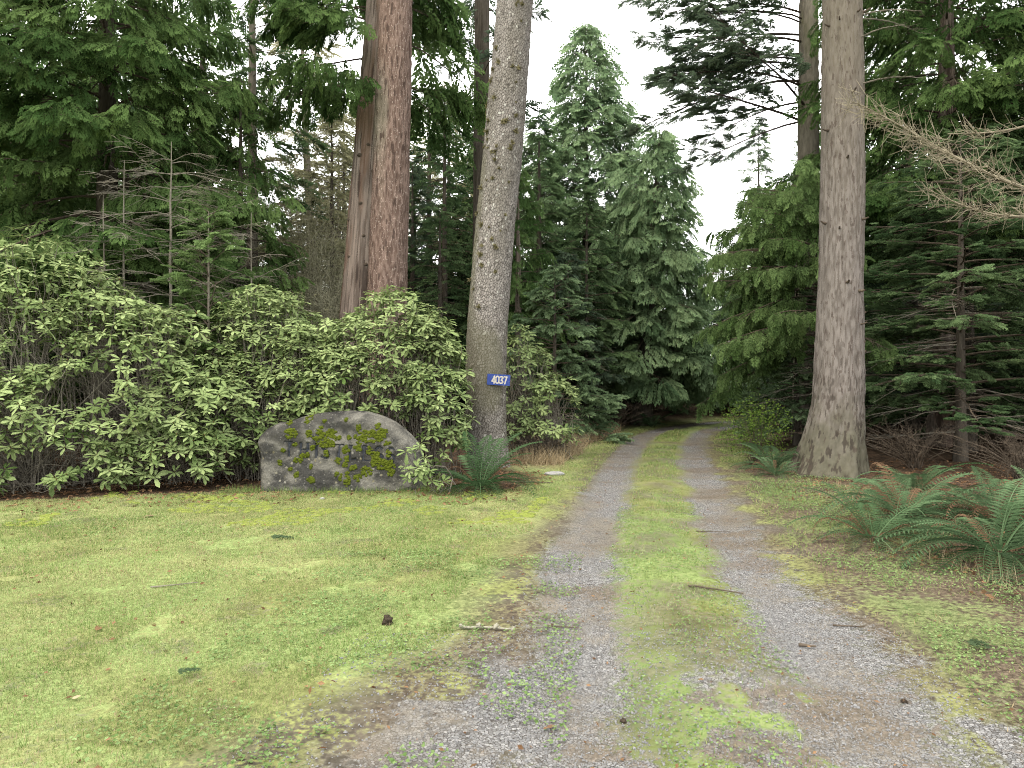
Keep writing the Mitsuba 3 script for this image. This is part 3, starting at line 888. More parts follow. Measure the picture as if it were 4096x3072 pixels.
def rosette(seed, n=None):
    """A whorl of leaves about +z, leaf length 1, with a bud."""
    rng = np.random.default_rng(seed)
    n = n or rng.integers(7, 11)
    az = np.arange(n) * 2.39996 + rng.normal(0, 0.15, n)
    el = np.linspace(0.34, -0.16, n) + rng.normal(0, 0.09, n)
    if seed % 2:
        el[-1], el[-2] = -1.0, -0.55
    d = np.stack([np.cos(az) * np.cos(el), np.sin(az) * np.cos(el), np.sin(el)], 1)
    R_ = frames(d, [0, 0, 1.0], rng.normal(0, 0.2, n)) * (rng.uniform(0.75, 1.1, n) * np.linspace(0.85, 1.05, n))[:, None, None]
    v, f, _ = stamp(LV, LF, R_, d * 0.06, np.zeros(n))
    flag = np.zeros(len(v))
    bv = np.array([(0.045, 0, 0.05), (-0.022, 0.04, 0.05), (-0.022, -0.04, 0.05), (0, 0, 0.16), (0, 0, -0.02)])
    bf = np.array([(0, 1, 3), (1, 2, 3), (2, 0, 3), (1, 0, 4), (2, 1, 4), (0, 2, 4)])
    return np.vstack([v, bv]), np.vstack([f, bf + len(v)]), np.r_[flag, np.ones(5)]


ROS = [rosette(100 + k) for k in range(8)]
ROS_PLY = [[mikit.ply((t[0], t[1]), 'rhododendron_green', uv=np.c_[np.full(len(t[0]), u_), t[2]]) for u_ in (0.25, 0.5, 0.75, 0.95)] for t in ROS]


def rhododendron(name, label, lobes, n, leaf, seed, base, keep=260, stems=420, group=None, zmin=0.12, depth=0.16, light=0.55, sparse=0.0):
    rng = np.random.default_rng(seed)
    root = thing(name, label, 'rhododendron', group)
    L = np.array(lobes, float)
    wgt = (L[:, 3] * L[:, 5] + L[:, 4] * L[:, 5] + L[:, 3] * L[:, 4])
    k = rng.choice(len(L), n * 4, p=wgt / wgt.sum())
    d = rng.normal(0, 1, (n * 4, 3))
    d[:, 1] -= 0.45
    d /= np.linalg.norm(d, axis=1, keepdims=True)
    d[:, 2] = np.where(d[:, 2] < -0.55, -d[:, 2], d[:, 2])
    q_ = L[k]
    inset = np.abs(rng.normal(0, depth, n * 4)) - 0.04
    bump = 0.16 * (meshkit.noise(d * 4 + k[:, None] * 7, seed) - 0.5) * 2
    pos = q_[:, :3] + d * q_[:, 3:] * (1 - inset + bump)[:, None]
    ok = pos[:, 2] > zmin
    for j in range(len(L)):
        e = np.linalg.norm((pos - L[j, :3]) / L[j, 3:], axis=1)
        ok &= ~((e < 0.72) & (k != j))
    # openings: clumps with gaps between
    gap = meshkit.noise(pos * 1.9, seed + 3)
    ok &= gap > 0.30 + sparse
    idx = np.nonzero(ok)[0][:n]
    pos, d, inset = pos[idx], d[idx], inset[idx]
    nrm = d / L[k[idx], 3:]
    nrm /= np.linalg.norm(nrm, axis=1, keepdims=True)
    ax = 0.34 * nrm + [0, -0.10, 0.95] + rng.normal(0, 0.16, (len(idx), 3))
    ax /= np.linalg.norm(ax, axis=1, keepdims=True)
    xd = np.cross(ax, rng.normal(0, 1, (len(idx), 3)))
    R_ = frames(xd, ax)                       # x = xd, z near ax
    sz = leaf * rng.uniform(0.62, 1.25, len(idx))
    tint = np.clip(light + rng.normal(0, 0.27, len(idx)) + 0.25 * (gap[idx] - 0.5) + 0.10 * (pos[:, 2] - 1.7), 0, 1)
    seen = np.einsum('ij,ij->i', nrm, np.array([0, 0, EYE]) - pos) > 0
    score = np.linalg.norm(pos - [0, 0, EYE], axis=1) + np.where(seen, 0, 50) + np.maximum(inset, 0) * 8 + (np.abs(pos[:, 0] / pos[:, 1]) > 0.74) * 60
    first = np.argsort(score)[:keep]
    rest = np.setdiff1d(np.arange(len(idx)), first)
    for i in first:
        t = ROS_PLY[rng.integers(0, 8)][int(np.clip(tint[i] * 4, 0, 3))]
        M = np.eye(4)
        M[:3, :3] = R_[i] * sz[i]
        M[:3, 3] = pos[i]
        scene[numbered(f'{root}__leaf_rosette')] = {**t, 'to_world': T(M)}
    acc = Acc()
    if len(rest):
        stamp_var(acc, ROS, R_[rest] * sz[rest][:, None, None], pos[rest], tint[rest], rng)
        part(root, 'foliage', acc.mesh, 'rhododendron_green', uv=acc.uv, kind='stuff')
    # stems
    m = min(stems, len(idx))
    sel = rng.choice(len(idx), m, replace=False)
    B = np.array(base, float)
    b0 = B[rng.integers(0, len(B), m)]
    near = B[np.argmin(np.linalg.norm(pos[sel][:, None, :2] - B[None], axis=2), 1)]
    b0 = np.where(rng.random((m, 1)) < 0.8, near, b0) + rng.normal(0, 0.22, (m, 2))
    p0 = np.c_[b0, ground_z(b0[:, 0], b0[:, 1]) - 0.03]
    p3_ = pos[sel] - ax[sel] * 0.01
    t = np.linspace(0, 1, 7)[None, :, None]
    c1 = p0 + (p3_ - p0) * [0.25, 0.25, 0.55] + rng.normal(0, 0.15, (m, 3))
    c2 = p3_ - ax[sel] * rng.uniform(0.15, 0.4, (m, 1)) + rng.normal(0, 0.05, (m, 3))
    W = (1 - t) ** 3 * p0[:, None] + 3 * (1 - t) ** 2 * t * c1[:, None] + 3 * (1 - t) * t ** 2 * c2[:, None] + t ** 3 * p3_[:, None]
    W[:, 1:-1] += rng.normal(0, 0.03, W[:, 1:-1].shape)
    v, f = tubes(W, np.linspace(1, 0.35, 7)[None] * rng.uniform(0.005, 0.012, (m, 1)), 4)
    part(root, 'stems', (v, f), 'twig_grey', kind='stuff')
    return root


rhododendron('rhododendron', 'largest pale green rhododendron, filling the left edge above the lawn',
             [(-8.3, 12.6, 1.6, 2.0, 2.0, 2.45), (-6.6, 12.4, 1.35, 1.7, 1.7, 1.75), (-7.4, 11.5, 0.85, 2.2, 1.4, 1.15), (-9.5, 12.2, 1.5, 1.6, 2.0, 2.2), (-5.4, 12.3, 0.9, 1.2, 1.3, 1.35), (-7.2, 10.9, 0.45, 1.6, 0.7, 0.55), (-5.6, 11.4, 0.5, 1.1, 0.6, 0.6), (-9.0, 10.7, 0.5, 1.2, 0.8, 0.7)],
             2500, 0.168, 201, [(-8.4, 12.2), (-7.0, 12.0), (-6.0, 12.2), (-9.2, 12.0), (-5.4, 12.2), (-7.6, 11.4)], keep=300, stems=700)
rhododendron('rhododendron', 'middle rhododendron with an uneven top behind the left end of the boulder',
             [(-4.6, 13.6, 1.75, 1.15, 1.2, 1.75), (-3.7, 13.2, 1.4, 1.0, 1.1, 1.45), (-4.7, 12.6, 1.0, 1.0, 0.9, 1.0)],
             1000, 0.162, 202, [(-4.7, 13.2), (-3.9, 13.0), (-4.4, 12.6)], keep=280, stems=420)
rhododendron('rhododendron', 'rhododendron arching over the carved boulder beside the leaning grey trunk',
             [(-2.2, 13.0, 1.75, 1.25, 1.1, 1.55), (-1.45, 12.8, 1.3, 0.75, 0.9, 1.5), (-2.9, 12.6, 1.35, 0.9, 0.8, 1.15)],
             1000, 0.162, 203, [(-2.2, 12.8), (-1.5, 12.7), (-2.8, 12.7)], keep=280, stems=420, zmin=0.5)
rhododendron('rhododendron', 'smaller grey green rhododendron just right of the leaning grey trunk',
             [(0.15, 16.2, 1.35, 0.75, 0.9, 1.5), (0.85, 16.0, 0.95, 0.65, 0.8, 0.95)],
             330, 0.165, 204, [(0.2, 16.0), (0.8, 15.9)], keep=220, stems=240, light=0.7, sparse=0.05)
rhododendron('rhododendron_sprig', 'low leafy rhododendron sprig hanging before the right end of the boulder',
             [(-1.42, 10.75, 0.42, 0.22, 0.15, 0.30), (-1.15, 10.7, 0.35, 0.22, 0.15, 0.30)], 22, 0.14, 205, [(-1.0, 11.0), (-1.2, 10.95)], keep=22, stems=16, zmin=0.12, depth=0.1)


# ------------------------------------------------------------------ ferns
def frond(seed, curve=1.0, width=0.13, pairs=25, curl=0.0, el0=60):
    """A frond of length 1 along +x rising in z: (v, f, flag)."""
    rng = np.random.default_rng(seed)
    t = np.linspace(0, 1, 14)
    el = math.radians(el0) - math.radians(80) * curve * t ** 1.2 - curl * np.maximum(0, t - 0.55) * 7
    ds = 1.0 / 13
    px = np.r_[0, np.cumsum(np.cos(el[:-1]) * ds)]
    pz = np.r_[0, np.cumsum(np.sin(el[:-1]) * ds)]
    py = 0.06 * rng.normal() * t ** 2
    P_ = np.stack([px, py, pz], 1)
    v, f = tubes(P_[None], (0.006 * (1 - t) + 0.0015)[None], 3)
    vs, fs, n = [v], [f], len(v)
    for i in range(pairs):
        s = 0.10 + 0.88 * i / (pairs - 1)
        c = np.array([np.interp(s, t, P_[:, k]) for k in range(3)])
        e = np.interp(s, t, el)
        tan, nor = np.array([math.cos(e), 0, math.sin(e)]), np.array([-math.sin(e), 0, math.cos(e)])
        l = width * (math.sin(PI * (0.12 + 0.86 * s)) ** 0.8) * rng.uniform(0.85, 1.1)
        for sd in (-1, 1):
            d = np.array([0, sd, 0]) * 0.9 + tan * 0.30 + nor * (0.12 - (0.5 if curl else 0.1) * rng.random())
            d /= np.linalg.norm(d)
            w_ = tan * 0.0105
            q_ = np.array([c - w_ * 0.8, c + d * l * 0.5 + w_ * 0.7 + nor * 0.006, c + d * l - nor * 0.012, c + d * l * 0.35 - w_])
            vs.append(q_)
            fs.append(np.array([[0, 1, 2], [0, 2, 3]]) + n)
            n += 4
    return np.vstack(vs), np.vstack(fs)


FROND = [frond(300 + k, c_, w_, el0=e_) for k, (c_, w_, e_) in enumerate([(0.9, 0.165, 60), (1.1, 0.15, 48), (1.2, 0.16, 40), (0.9, 0.15, 28), (0.8, 0.15, 70), (1.35, 0.16, 55)])]
DEADF = [frond(320 + k, c_, 0.075, 24, cu, e_) for k, (c_, cu, e_) in enumerate([(1.0, 0.35, 50), (1.2, 0.5, 62), (0.8, 0.35, 35), (0.5, 0.55, 75)])]
F_PLY = [[mikit.ply(t, 'fern_green', uv=np.c_[np.full(len(t[0]), u_), np.zeros(len(t[0]))]) for u_ in (0.15, 0.45, 0.75, 1.0)] for t in FROND]
D_PLY = [[mikit.ply(t, 'fern_brown', uv=np.c_[np.full(len(t[0]), u_), np.zeros(len(t[0]))]) for u_ in (0.2, 0.7)] for t in DEADF]


def fern(label, x, y, L, n, dead, seed, tint=0.5, az=None, group=None, zoff=0.0, tilt=0.0):
    rng = np.random.default_rng(seed)
    root = thing('sword_fern', label, 'fern', group)
    z = float(ground_z(x, y)) + zoff + tilt * 0.004
    for i in range(n + dead):
        live = i < n
        a = i * 2.39996 + rng.normal(0, 0.3) if az is None else rng.uniform(*az)
        s = L * rng.uniform(0.65, 1.15) * (1.05 if live else 0.85)
        tab = F_PLY if live else D_PLY
        t = tab[rng.integers(0, len(tab))]
        t = t[int(np.clip((tint + rng.normal(0, 0.2)) * len(t), 0, len(t) - 1))]
        M = T().translate([x + 0.05 * math.cos(a), y + 0.05 * math.sin(a), z]).rotate([0, 0, 1], math.degrees(a)).rotate([0, 1, 0], rng.normal(0, 9) + 9 + tilt * max(0.0, -math.sin(a) + 0.3) + (0 if live else 16)).scale(s)
        k = numbered(f"{root}__{'frond' if live else 'dead_frond'}")
        scene[k] = {**t, 'to_world': M}
        if not live:
            labels[k] = {'label': 'brown dried up frond'}


fern('dark sword fern with arching fronds between the boulder and the leaning trunk', -0.50, 11.1, 1.1, 34, 9, 401, 0.3, tilt=16)
fern('nearest sword fern on the right edge, its fronds sweeping down to the weeds', 4.4, 6.5, 0.98, 40, 14, 402, 0.6, tilt=24)
fern('small low sword fern at the left tip of the right hand fern clump', 3.7, 7.35, 0.75, 22, 12, 403, 0.45, tilt=18)
fern('tall sword fern with upright bluish fronds in front of the big right trunk', 4.6, 8.4, 1.15, 28, 14, 404, 0.75, tilt=8)
fern('sword fern in the middle of the right hand clump, mixed with brown curled fronds', 5.35, 7.9, 0.95, 26, 14, 405, 0.6)
fern('sword fern at the right border, standing behind the nearest one', 6.15, 8.2, 1.0, 26, 8, 406, 0.65)
fern('sword fern tucked against the right foot of the big right trunk', 5.75, 10.2, 0.9, 18, 6, 407, 0.7)
fern('low ragged sword fern with many brown fronds at the left of the clump', 4.2, 7.9, 0.7, 12, 16, 413, 0.5)
fern('sword fern at the left foot of the big right trunk', 4.95, 13.6, 0.95, 24, 7, 408, 0.6)
fern('small sword fern lying flat left of the flared trunk base', 4.7, 12.8, 0.72, 16, 9, 409, 0.7)
fern('far sword fern under the dark leaning cedar trunk', 5.2, 26.6, 1.0, 18, 3, 410, 0.3)
fern('far sword fern beyond the bend of the drive', 7.4, 32.0, 1.0, 18, 3, 411, 0.3)
fern('far sword fern right of the other one by the bend', 9.6, 33.5, 1.0, 16, 2, 412, 0.9)


# ------------------------------------------------------------------ shrubs and saplings
def bare_shrub(name, label, cat, x, y, h, n, seed, mat='twig_brown', spread=0.9, r=0.010, group=None, stems_part=False, twig=1.0):
    """Bare stems from one root, each with side twigs."""
    rng = np.random.default_rng(seed)
    root = thing(name, label, cat, group)
    z = float(ground_z(x, y)) - 0.03
    A = Acc()
    for i in range(n):
        a, out = rng.uniform(0, 2 * PI), spread * rng.uniform(0.1, 1.0) * h * 0.6
        t = np.linspace(0, 1, 7)
        hh = h * rng.uniform(0.6, 1.05)
        P_ = np.c_[x + rng.normal(0, 0.06) + out * np.cos(a) * t ** 1.3, y + rng.normal(0, 0.06) + out * np.sin(a) * t ** 1.3, z + hh * t * (1 - 0.15 * spread * t)] + rng.normal(0, 0.015 * h, (7, 3)) * t[:, None]
        v, f = tubes(P_[None], (r * (1 - t) ** 0.7 + 0.002)[None], 4)
        A.add(v, f)
        m = int(12 * twig)
        ts = rng.uniform(0.25, 1, m)
        rt_ = np.stack([np.interp(ts, t, P_[:, j]) for j in range(3)], 1)
        e = rt_ + rng.normal(0, 0.16, (m, 3)) * h * (1.15 - ts)[:, None] + [0, 0, 0.06 * h]
        v, f = tubes(np.stack([rt_, (rt_ + e) / 2 + rng.normal(0, 0.02 * h, (m, 3)), e], 1), np.tile([r * 0.4, r * 0.3, r * 0.15], (m, 1)), 3)
        A.add(v, f)
        if stems_part:
            part(root, 'stem', A.mesh, mat)
            A = Acc()
    if not stems_part:
        part(root, 'stems', A.mesh, mat, kind='stuff')
    return root


def leafy_shrub(name, label, cat, x, y, h, rad, n, seed, mat, leaf=0.035, wood='twig_brown', group=None):
    rng = np.random.default_rng(seed)
    root = thing(name, label, cat, group)
    z = float(ground_z(x, y))
    d = rng.normal(0, 1, (n, 3))
    d /= np.linalg.norm(d, axis=1, keepdims=True)
    c = np.array([x, y, z + h * 0.55]) + d * np.array([rad, rad, h * 0.5]) * (rng.random((n, 1)) ** 0.45)
    keep = meshkit.noise(c * 5.0, seed) > 0.38
    c = c[keep]
    n = len(c)
    R_ = frames(rng.normal(0, 1, (n, 3)) * [1, 1, 0.5], [0, 0, 1.0], rng.normal(0, 0.5, n)) * (leaf * rng.uniform(0.7, 1.3, n))[:, None, None]
    tv = np.array([(0, 0, 0), (0.5, 0.3, 0.05), (1, 0, 0), (0.5, -0.3, 0.05)], float)
    v, f, uv = stamp(tv, np.array([(0, 1, 2), (0, 2, 3)]), R_, c, rng.random(n))
    part(root, 'leaves', (v, f), mat, uv=uv, kind='stuff')
    m = 60
    e = c[rng.choice(n, m)]
    b = np.c_[np.full(m, x) + rng.normal(0, 0.08, m), np.full(m, y) + rng.normal(0, 0.08, m), np.full(m, z - 0.02)]
    mid = (b + e) / 2 + [0, 0, 0.1 * h] + rng.normal(0, 0.04, (m, 3))
    v, f = tubes(np.stack([b, mid, e], 1), np.tile([0.006, 0.004, 0.002], (m, 1)), 3)
    part(root, 'stems', (v, f), wood, kind='stuff')


leafy_shrub('huckleberry_bush', 'bright yellow green bush against the left side of the big right trunk', 'bush', 4.95, 14.6, 1.35, 0.75, 3800, 501, 'huckleberry_green', 0.045)
leafy_shrub('huckleberry_bush', 'sparse olive bush between the rhododendrons and the reddish trunk', 'bush', -4.6, 16.0, 3.6, 1.0, 3000, 502, 'olive_green', 0.05, 'twig_grey')
leafy_shrub('huckleberry_bush', 'low light green bush at the far bend of the drive', 'bush', 10.0, 34.5, 1.0, 1.0, 1500, 503, 'huckleberry_green', 0.07)


def bare_sapling(label, x, y, h, r, nb, ln, seed, group=None, lean=(0.0, 0.0)):
    rng = np.random.default_rng(seed)
    root = thing('bare_sapling', label, 'sapling', group)
    z = float(ground_z(x, y)) - 0.05
    t = np.linspace(0, 1, 12)
    P_ = np.c_[x + lean[0] * h * t + rng.normal(0, 0.012, 12), y + lean[1] * h * t + rng.normal(0, 0.012, 12), z + h * t]
    v, f = tubes(P_[None], (r * (1 - t) ** 0.7 + 0.006)[None], 6)
    part(root, 'trunk', (v, f), 'twig_grey')
    for i in range(nb):
        ft = 0.30 + 0.66 * (i // 4 + 0.2 * rng.random()) / max(1, (nb - 1) // 4 + 1) + 0.02
        p = np.array([np.interp(ft, t, P_[:, k]) for k in range(3)])
        a = (i % 4) * PI / 2 + rng.normal(0, 0.35) + (i // 4) * 0.5
        v, f = dead_bough(rng, p, a, ln * (1.15 - 0.75 * ft) * rng.uniform(0.75, 1.25) * 1.5, rng.uniform(0.0, 0.5), rng.uniform(0.05, 0.5), 0.0065, 20, 7)
        part(root, 'branch', (v, f), 'twig_grey')


bare_sapling('tallest bare grey sapling with tiers of level twigs above the left rhododendron', -6.62, 13.9, 6.4, 0.04, 64, 1.75, 511)
bare_sapling('slimmer bare sapling left of the tallest one', -7.45, 13.8, 6.0, 0.026, 26, 1.1, 512)
bare_sapling('shortest bare sapling, leftmost, with few twigs', -7.9, 13.9, 5.4, 0.024, 14, 1.1, 513)
bare_sapling('thin bare sapling standing right of the tallest one', -5.3, 14.6, 5.2, 0.022, 30, 1.2, 514)
conifer('young_fir', 'young light green fir rising between the two left rhododendrons', 'tree', -5.75, 13.6, 5.0, 1.7, 1.8, 'fir', 'hemlock_green', 34, 13, 0.46, 0.03, 521, rise=0.55, droop=0.2, up=0.1, pitch=0.1, tint=(0.4, 1.0), trunk_mat='bark_plain_pale', low=0.6)
# ------------------------------------------------------------------ nearer conifers
CED = dict(kind='cedar', mat='cedar_green', pitch=-0.62, pj=0.28, rise=0.15, droop=0.45, up=0.25, width=0.40)
conifer('cedar_tree', 'huge dark cedar with layered drooping sprays filling the upper left corner', 'tree', -9.3, 16.5, 17, 4.2, 3.6, nb=120, dens=8.5, Ls=0.64, tr=0.3, seed=601, trunk_mat='bark_plain_dark', zmax=13.5, power=0.45, dead=20, dead_z=(1.5, 4.5), dead_len=2.0, tint=(0.05, 0.75), **CED)
conifer('cedar_tree', 'second cedar at the far left, its crown cut by the frame', 'tree', -13.5, 18.0, 17, 4.2, 2.6, nb=56, dens=7, Ls=0.66, tr=0.35, seed=602, trunk_mat='bark_cedar', zmax=14, power=0.45, dead=12, dead_z=(1, 4), dead_len=2.0, tint=(0.0, 0.5), **CED)
conifer('cedar_tree', 'smaller bushy cedar at the right shoulder of the huge left one', 'tree', -6.5, 17.2, 9.0, 2.1, 3.3, nb=60, dens=14, Ls=0.52, tr=0.13, seed=603, trunk_mat='bark_plain_dark', power=0.6, tint=(0.1, 0.85), dead=12, dead_z=(1, 3.4), dead_len=1.6, **CED)
conifer('cedar_tree', 'pale green cedar with curling sprays and a leaning trunk over the bend of the drive', 'tree', 5.0, 27.6, 11.4, 3.3, 1.7, nb=110, dens=6.5, Ls=0.98, tr=0.34, seed=604, trunk_mat='bark_plain_dark', power=0.62, tint=(0.3, 1.0), lean=(0.06, 0),
        **{**CED, 'mat': 'pale_cedar_green', 'kind': 'cedar'})
conifer('conifer_tree', 'tall pointed conifer standing against the white sky in the middle', 'tree', 3.35, 32.5, 17.3, 5.0, 1.5, 'cedar_lo', 'pale_cedar_green', nb=200, dens=6, Ls=0.95, tr=0.2, seed=605, power=0.64, tint=(0.3, 1.0), pitch=-0.4, rise=0.35, droop=0.35, up=0.1, width=0.38)
conifer('fir_tree', 'mid green fir between the leaning grey trunk and the tall pointed conifer', 'tree', 1.0, 26.5, 11.2, 2.6, 1.0, 'fir', 'fir_green', nb=80, dens=8, Ls=0.75, tr=0.16, seed=606, tint=(0.2, 0.9), dead=14, dead_z=(1, 5), dead_len=1.8)
conifer('fir_tree', 'fir with a visible slim stem below the tall pointed conifer', 'tree', 2.65, 25.5, 8.6, 2.2, 2.6, 'fir', 'fir_green', nb=60, dens=10, Ls=0.62, tr=0.10, seed=607, tint=(0.2, 0.9), dead=10, dead_z=(1, 4), dead_len=1.5, droop=0.25)
conifer('spruce_tree', 'young green spruce with drooping tiers behind the dry grass', 'tree', 1.25, 21.0, 5.1, 2.0, 0.5, 'spruce', 'spruce_green', nb=64, dens=12, Ls=0.58, tr=0.08, seed=608, power=0.7, rise=0.15, droop=0.3, up=0.25, pitch=-0.2, tint=(0.3, 1.0), dead=14, dead_z=(0.3, 1.6), dead_len=1.5)
conifer('spruce_tree', 'dark spruce behind the young green one, skirts hanging to the ground', 'tree', 1.9, 24.3, 6.0, 2.0, 0.5, 'spruce', 'dark_fir_green', nb=60, dens=11, Ls=0.6, tr=0.1, seed=609, power=0.7, tint=(0.1, 0.8), dead=16, dead_z=(0.3, 2.4), dead_len=2.0)
conifer('fir_tree', 'slender dark fir with bare lower limbs between the two pairs of trunks', 'tree', -2.35, 25.0, 11.8, 1.9, 3.2, 'fir', 'fir_green', nb=54, dens=9, Ls=0.6, tr=0.14, seed=610, tint=(0.1, 0.6), dead=34, dead_z=(1.0, 8), dead_len=1.8, droop=0.25, dead_mat='twig_brown')
conifer('hemlock_tree', 'hemlock with long yellow green boughs drooping left of the big right trunk', 'tree', 7.55, 17.2, 8.0, 3.5, 2.3, 'hemlock', 'hemlock_green', nb=44, dens=16, Ls=0.5, tr=0.16, seed=611, zmax=6.1, az=(2.2, 4.6), rise=0.12, droop=0.26, up=0.06, pitch=-1.0, pj=0.28, width=0.20, power=0.35, tint=(0.2, 1.0), dead=16, dead_z=(1, 3), dead_len=2.0, t0=0.3)
conifer('fir_tree', 'low bluish fir beside the drive, left of the big right trunk', 'tree', 7.3, 18.4, 4.2, 1.7, 0.3, 'spruce', 'spruce_green', nb=80, dens=16, Ls=0.5, tr=0.08, seed=612, power=0.7, rise=0.2, droop=0.2, tint=(0.5, 1.0), pitch=0.0)
conifer('fir_tree', 'fir with a slim straight stem and level sparse boughs at the right', 'tree', 8.75, 14.0, 6.4, 3.0, 1.2, 'fir', 'fir_green', nb=90, dens=15, Ls=0.40, tr=0.10, seed=613, rise=0.08, droop=0.12, up=0.03, power=0.45, pitch=-0.05, pj=0.15, roll=0.2, width=0.30, trunk_mat='bark_plain_dark', dead=30, dead_z=(0.5, 4.0), dead_len=2.4, tint=(0.1, 0.9))
conifer('fir_tree', 'dense green fir right behind the slim straight stem', 'tree', 10.2, 16.0, 7.6, 3.0, 0.8, 'fir', 'fir_green', nb=70, dens=9, Ls=0.55, tr=0.12, seed=614, rise=0.08, droop=0.2, power=0.5, tint=(0.1, 0.8), pitch=-0.15, dead=20, dead_z=(0.5, 3), dead_len=2.0)
conifer('cedar_tree', 'dark glossy cedar filling the upper right corner', 'tree', 10.6, 17.5, 16, 4.2, 5.2, nb=90, dens=9, Ls=0.66, tr=0.34, seed=615, trunk_mat='bark_cedar', power=0.4, zmax=13, tint=(0.0, 0.6), **CED)
conifer('fir_tree', 'deep green fir at the right border behind the ferns', 'tree', 12.6, 15.5, 12, 3.6, 0.8, 'fir', 'fir_green', nb=80, dens=7, Ls=0.65, tr=0.2, seed=616, power=0.5, tint=(0.0, 0.7), droop=0.25, dead=20, dead_z=(0.5, 3), dead_len=2.2)
conifer('spruce_tree', 'slim pointed spruce against the sky right of the pale cedar', 'tree', 12.2, 35.5, 14.0, 2.6, 1.5, 'fir', 'fir_green', nb=100, dens=9, Ls=0.6, tr=0.14, seed=617, tint=(0.2, 0.9), rise=0.3)
conifer('fir_tree', 'mossy pale fir with a leaning stem in the gap left of the reddish trunk', 'tree', -7.0, 26.0, 16, 2.6, 2.0, 'fir', 'olive_green', nb=70, dens=6, Ls=0.6, tr=0.24, seed=618, lean=(-0.045, 0), tint=(0.1, 0.9), dead=40, dead_z=(1, 10), dead_len=2.6, trunk_mat='bark_plain_pale', power=0.3)
conifer('fir_tree', 'olive green fir close behind the fibrous cedar trunk', 'tree', -5.3, 28.0, 11, 2.6, 1.0, 'fir', 'olive_green', nb=70, dens=7, Ls=0.62, tr=0.16, seed=619, tint=(0.0, 0.9), dead=30, dead_z=(1, 8), dead_len=2.2)
conifer('fir_tree', 'thin tall fir showing between the two left cedars', 'tree', -7.6, 21.0, 19, 2.2, 7.0, 'fir', 'fir_green', nb=50, dens=7, Ls=0.6, tr=0.2, seed=620, tint=(0.1, 0.7), trunk_mat='bark_plain_pale', power=0.3, dead=20, dead_z=(3, 10), dead_len=1.8)

conifer('fir_tree', 'olive mossy fir filling the gap directly left of the fibrous cedar trunk', 'tree', -5.9, 23.5, 10.5, 2.4, 1.0, 'fir', 'olive_green', nb=80, dens=8, Ls=0.58, tr=0.14, seed=621, tint=(0.0, 0.8), dead=20, dead_z=(1, 6), dead_len=2.0, power=0.6)
conifer('fir_tree', 'dense dark fir closing the space behind the slender one between the trunks', 'tree', -3.4, 29.5, 13.2, 3.2, 1.0, 'fir', 'fir_green', nb=90, dens=6.5, Ls=0.72, tr=0.2, seed=622, tint=(0.0, 0.7), power=0.55, dead=16, dead_z=(1, 5), dead_len=2.4)
conifer('fir_tree', 'dense green fir behind the slim dark trunk', 'tree', -1.2, 28.5, 11.5, 2.9, 1.0, 'fir', 'fir_green', nb=90, dens=7, Ls=0.70, tr=0.18, seed=623, tint=(0.1, 0.9), power=0.6)
conifer('cedar_tree', 'dark cedar between the leaning grey trunk and the mid green fir', 'tree', 0.2, 23.5, 8.6, 2.2, 1.0, nb=70, dens=11, Ls=0.6, tr=0.16, seed=624, trunk_mat='bark_cedar', power=0.6, tint=(0.0, 0.6), **CED)

conifer('fir_tree', 'pale olive lichen hung fir left of the fibrous trunk, behind the mossy one', 'tree', -6.8, 29.0, 12.5, 2.8, 1.0, 'fir_lo', 'olive_green', nb=100, dens=8, Ls=0.75, tr=0.14, seed=625, tint=(0.1, 1.0), dead=20, dead_z=(1, 6), dead_len=2.0, power=0.5)
conifer('fir_tree', 'olive fir seen between the fibrous and the slim dark trunks, its top among the boughs', 'tree', -3.0, 34.0, 15.0, 3.6, 1.0, 'fir_lo', 'olive_green', nb=90, dens=6, Ls=0.9, tr=0.2, seed=626, tint=(0.0, 0.7), power=0.5)

for i, (lab, x, y, h, r_) in enumerate([('pointed fir at the foot of the sky gap, left one of three', 11.3, 33.4, 10.6, 2.3), ('pointed fir at the foot of the sky gap, middle one of three', 12.7, 31.5, 11.2, 2.3), ('pointed fir at the foot of the sky gap, right one of three', 14.2, 34.5, 13.4, 2.6)]):
    conifer('pointed_fir', lab, 'tree', x, y, h, r_, 1.0, 'fir_lo', 'fir_green', nb=80, dens=7, Ls=0.75, tr=0.14, seed=640 + i, tint=(0.2, 1.0), rise=0.25, split=False)

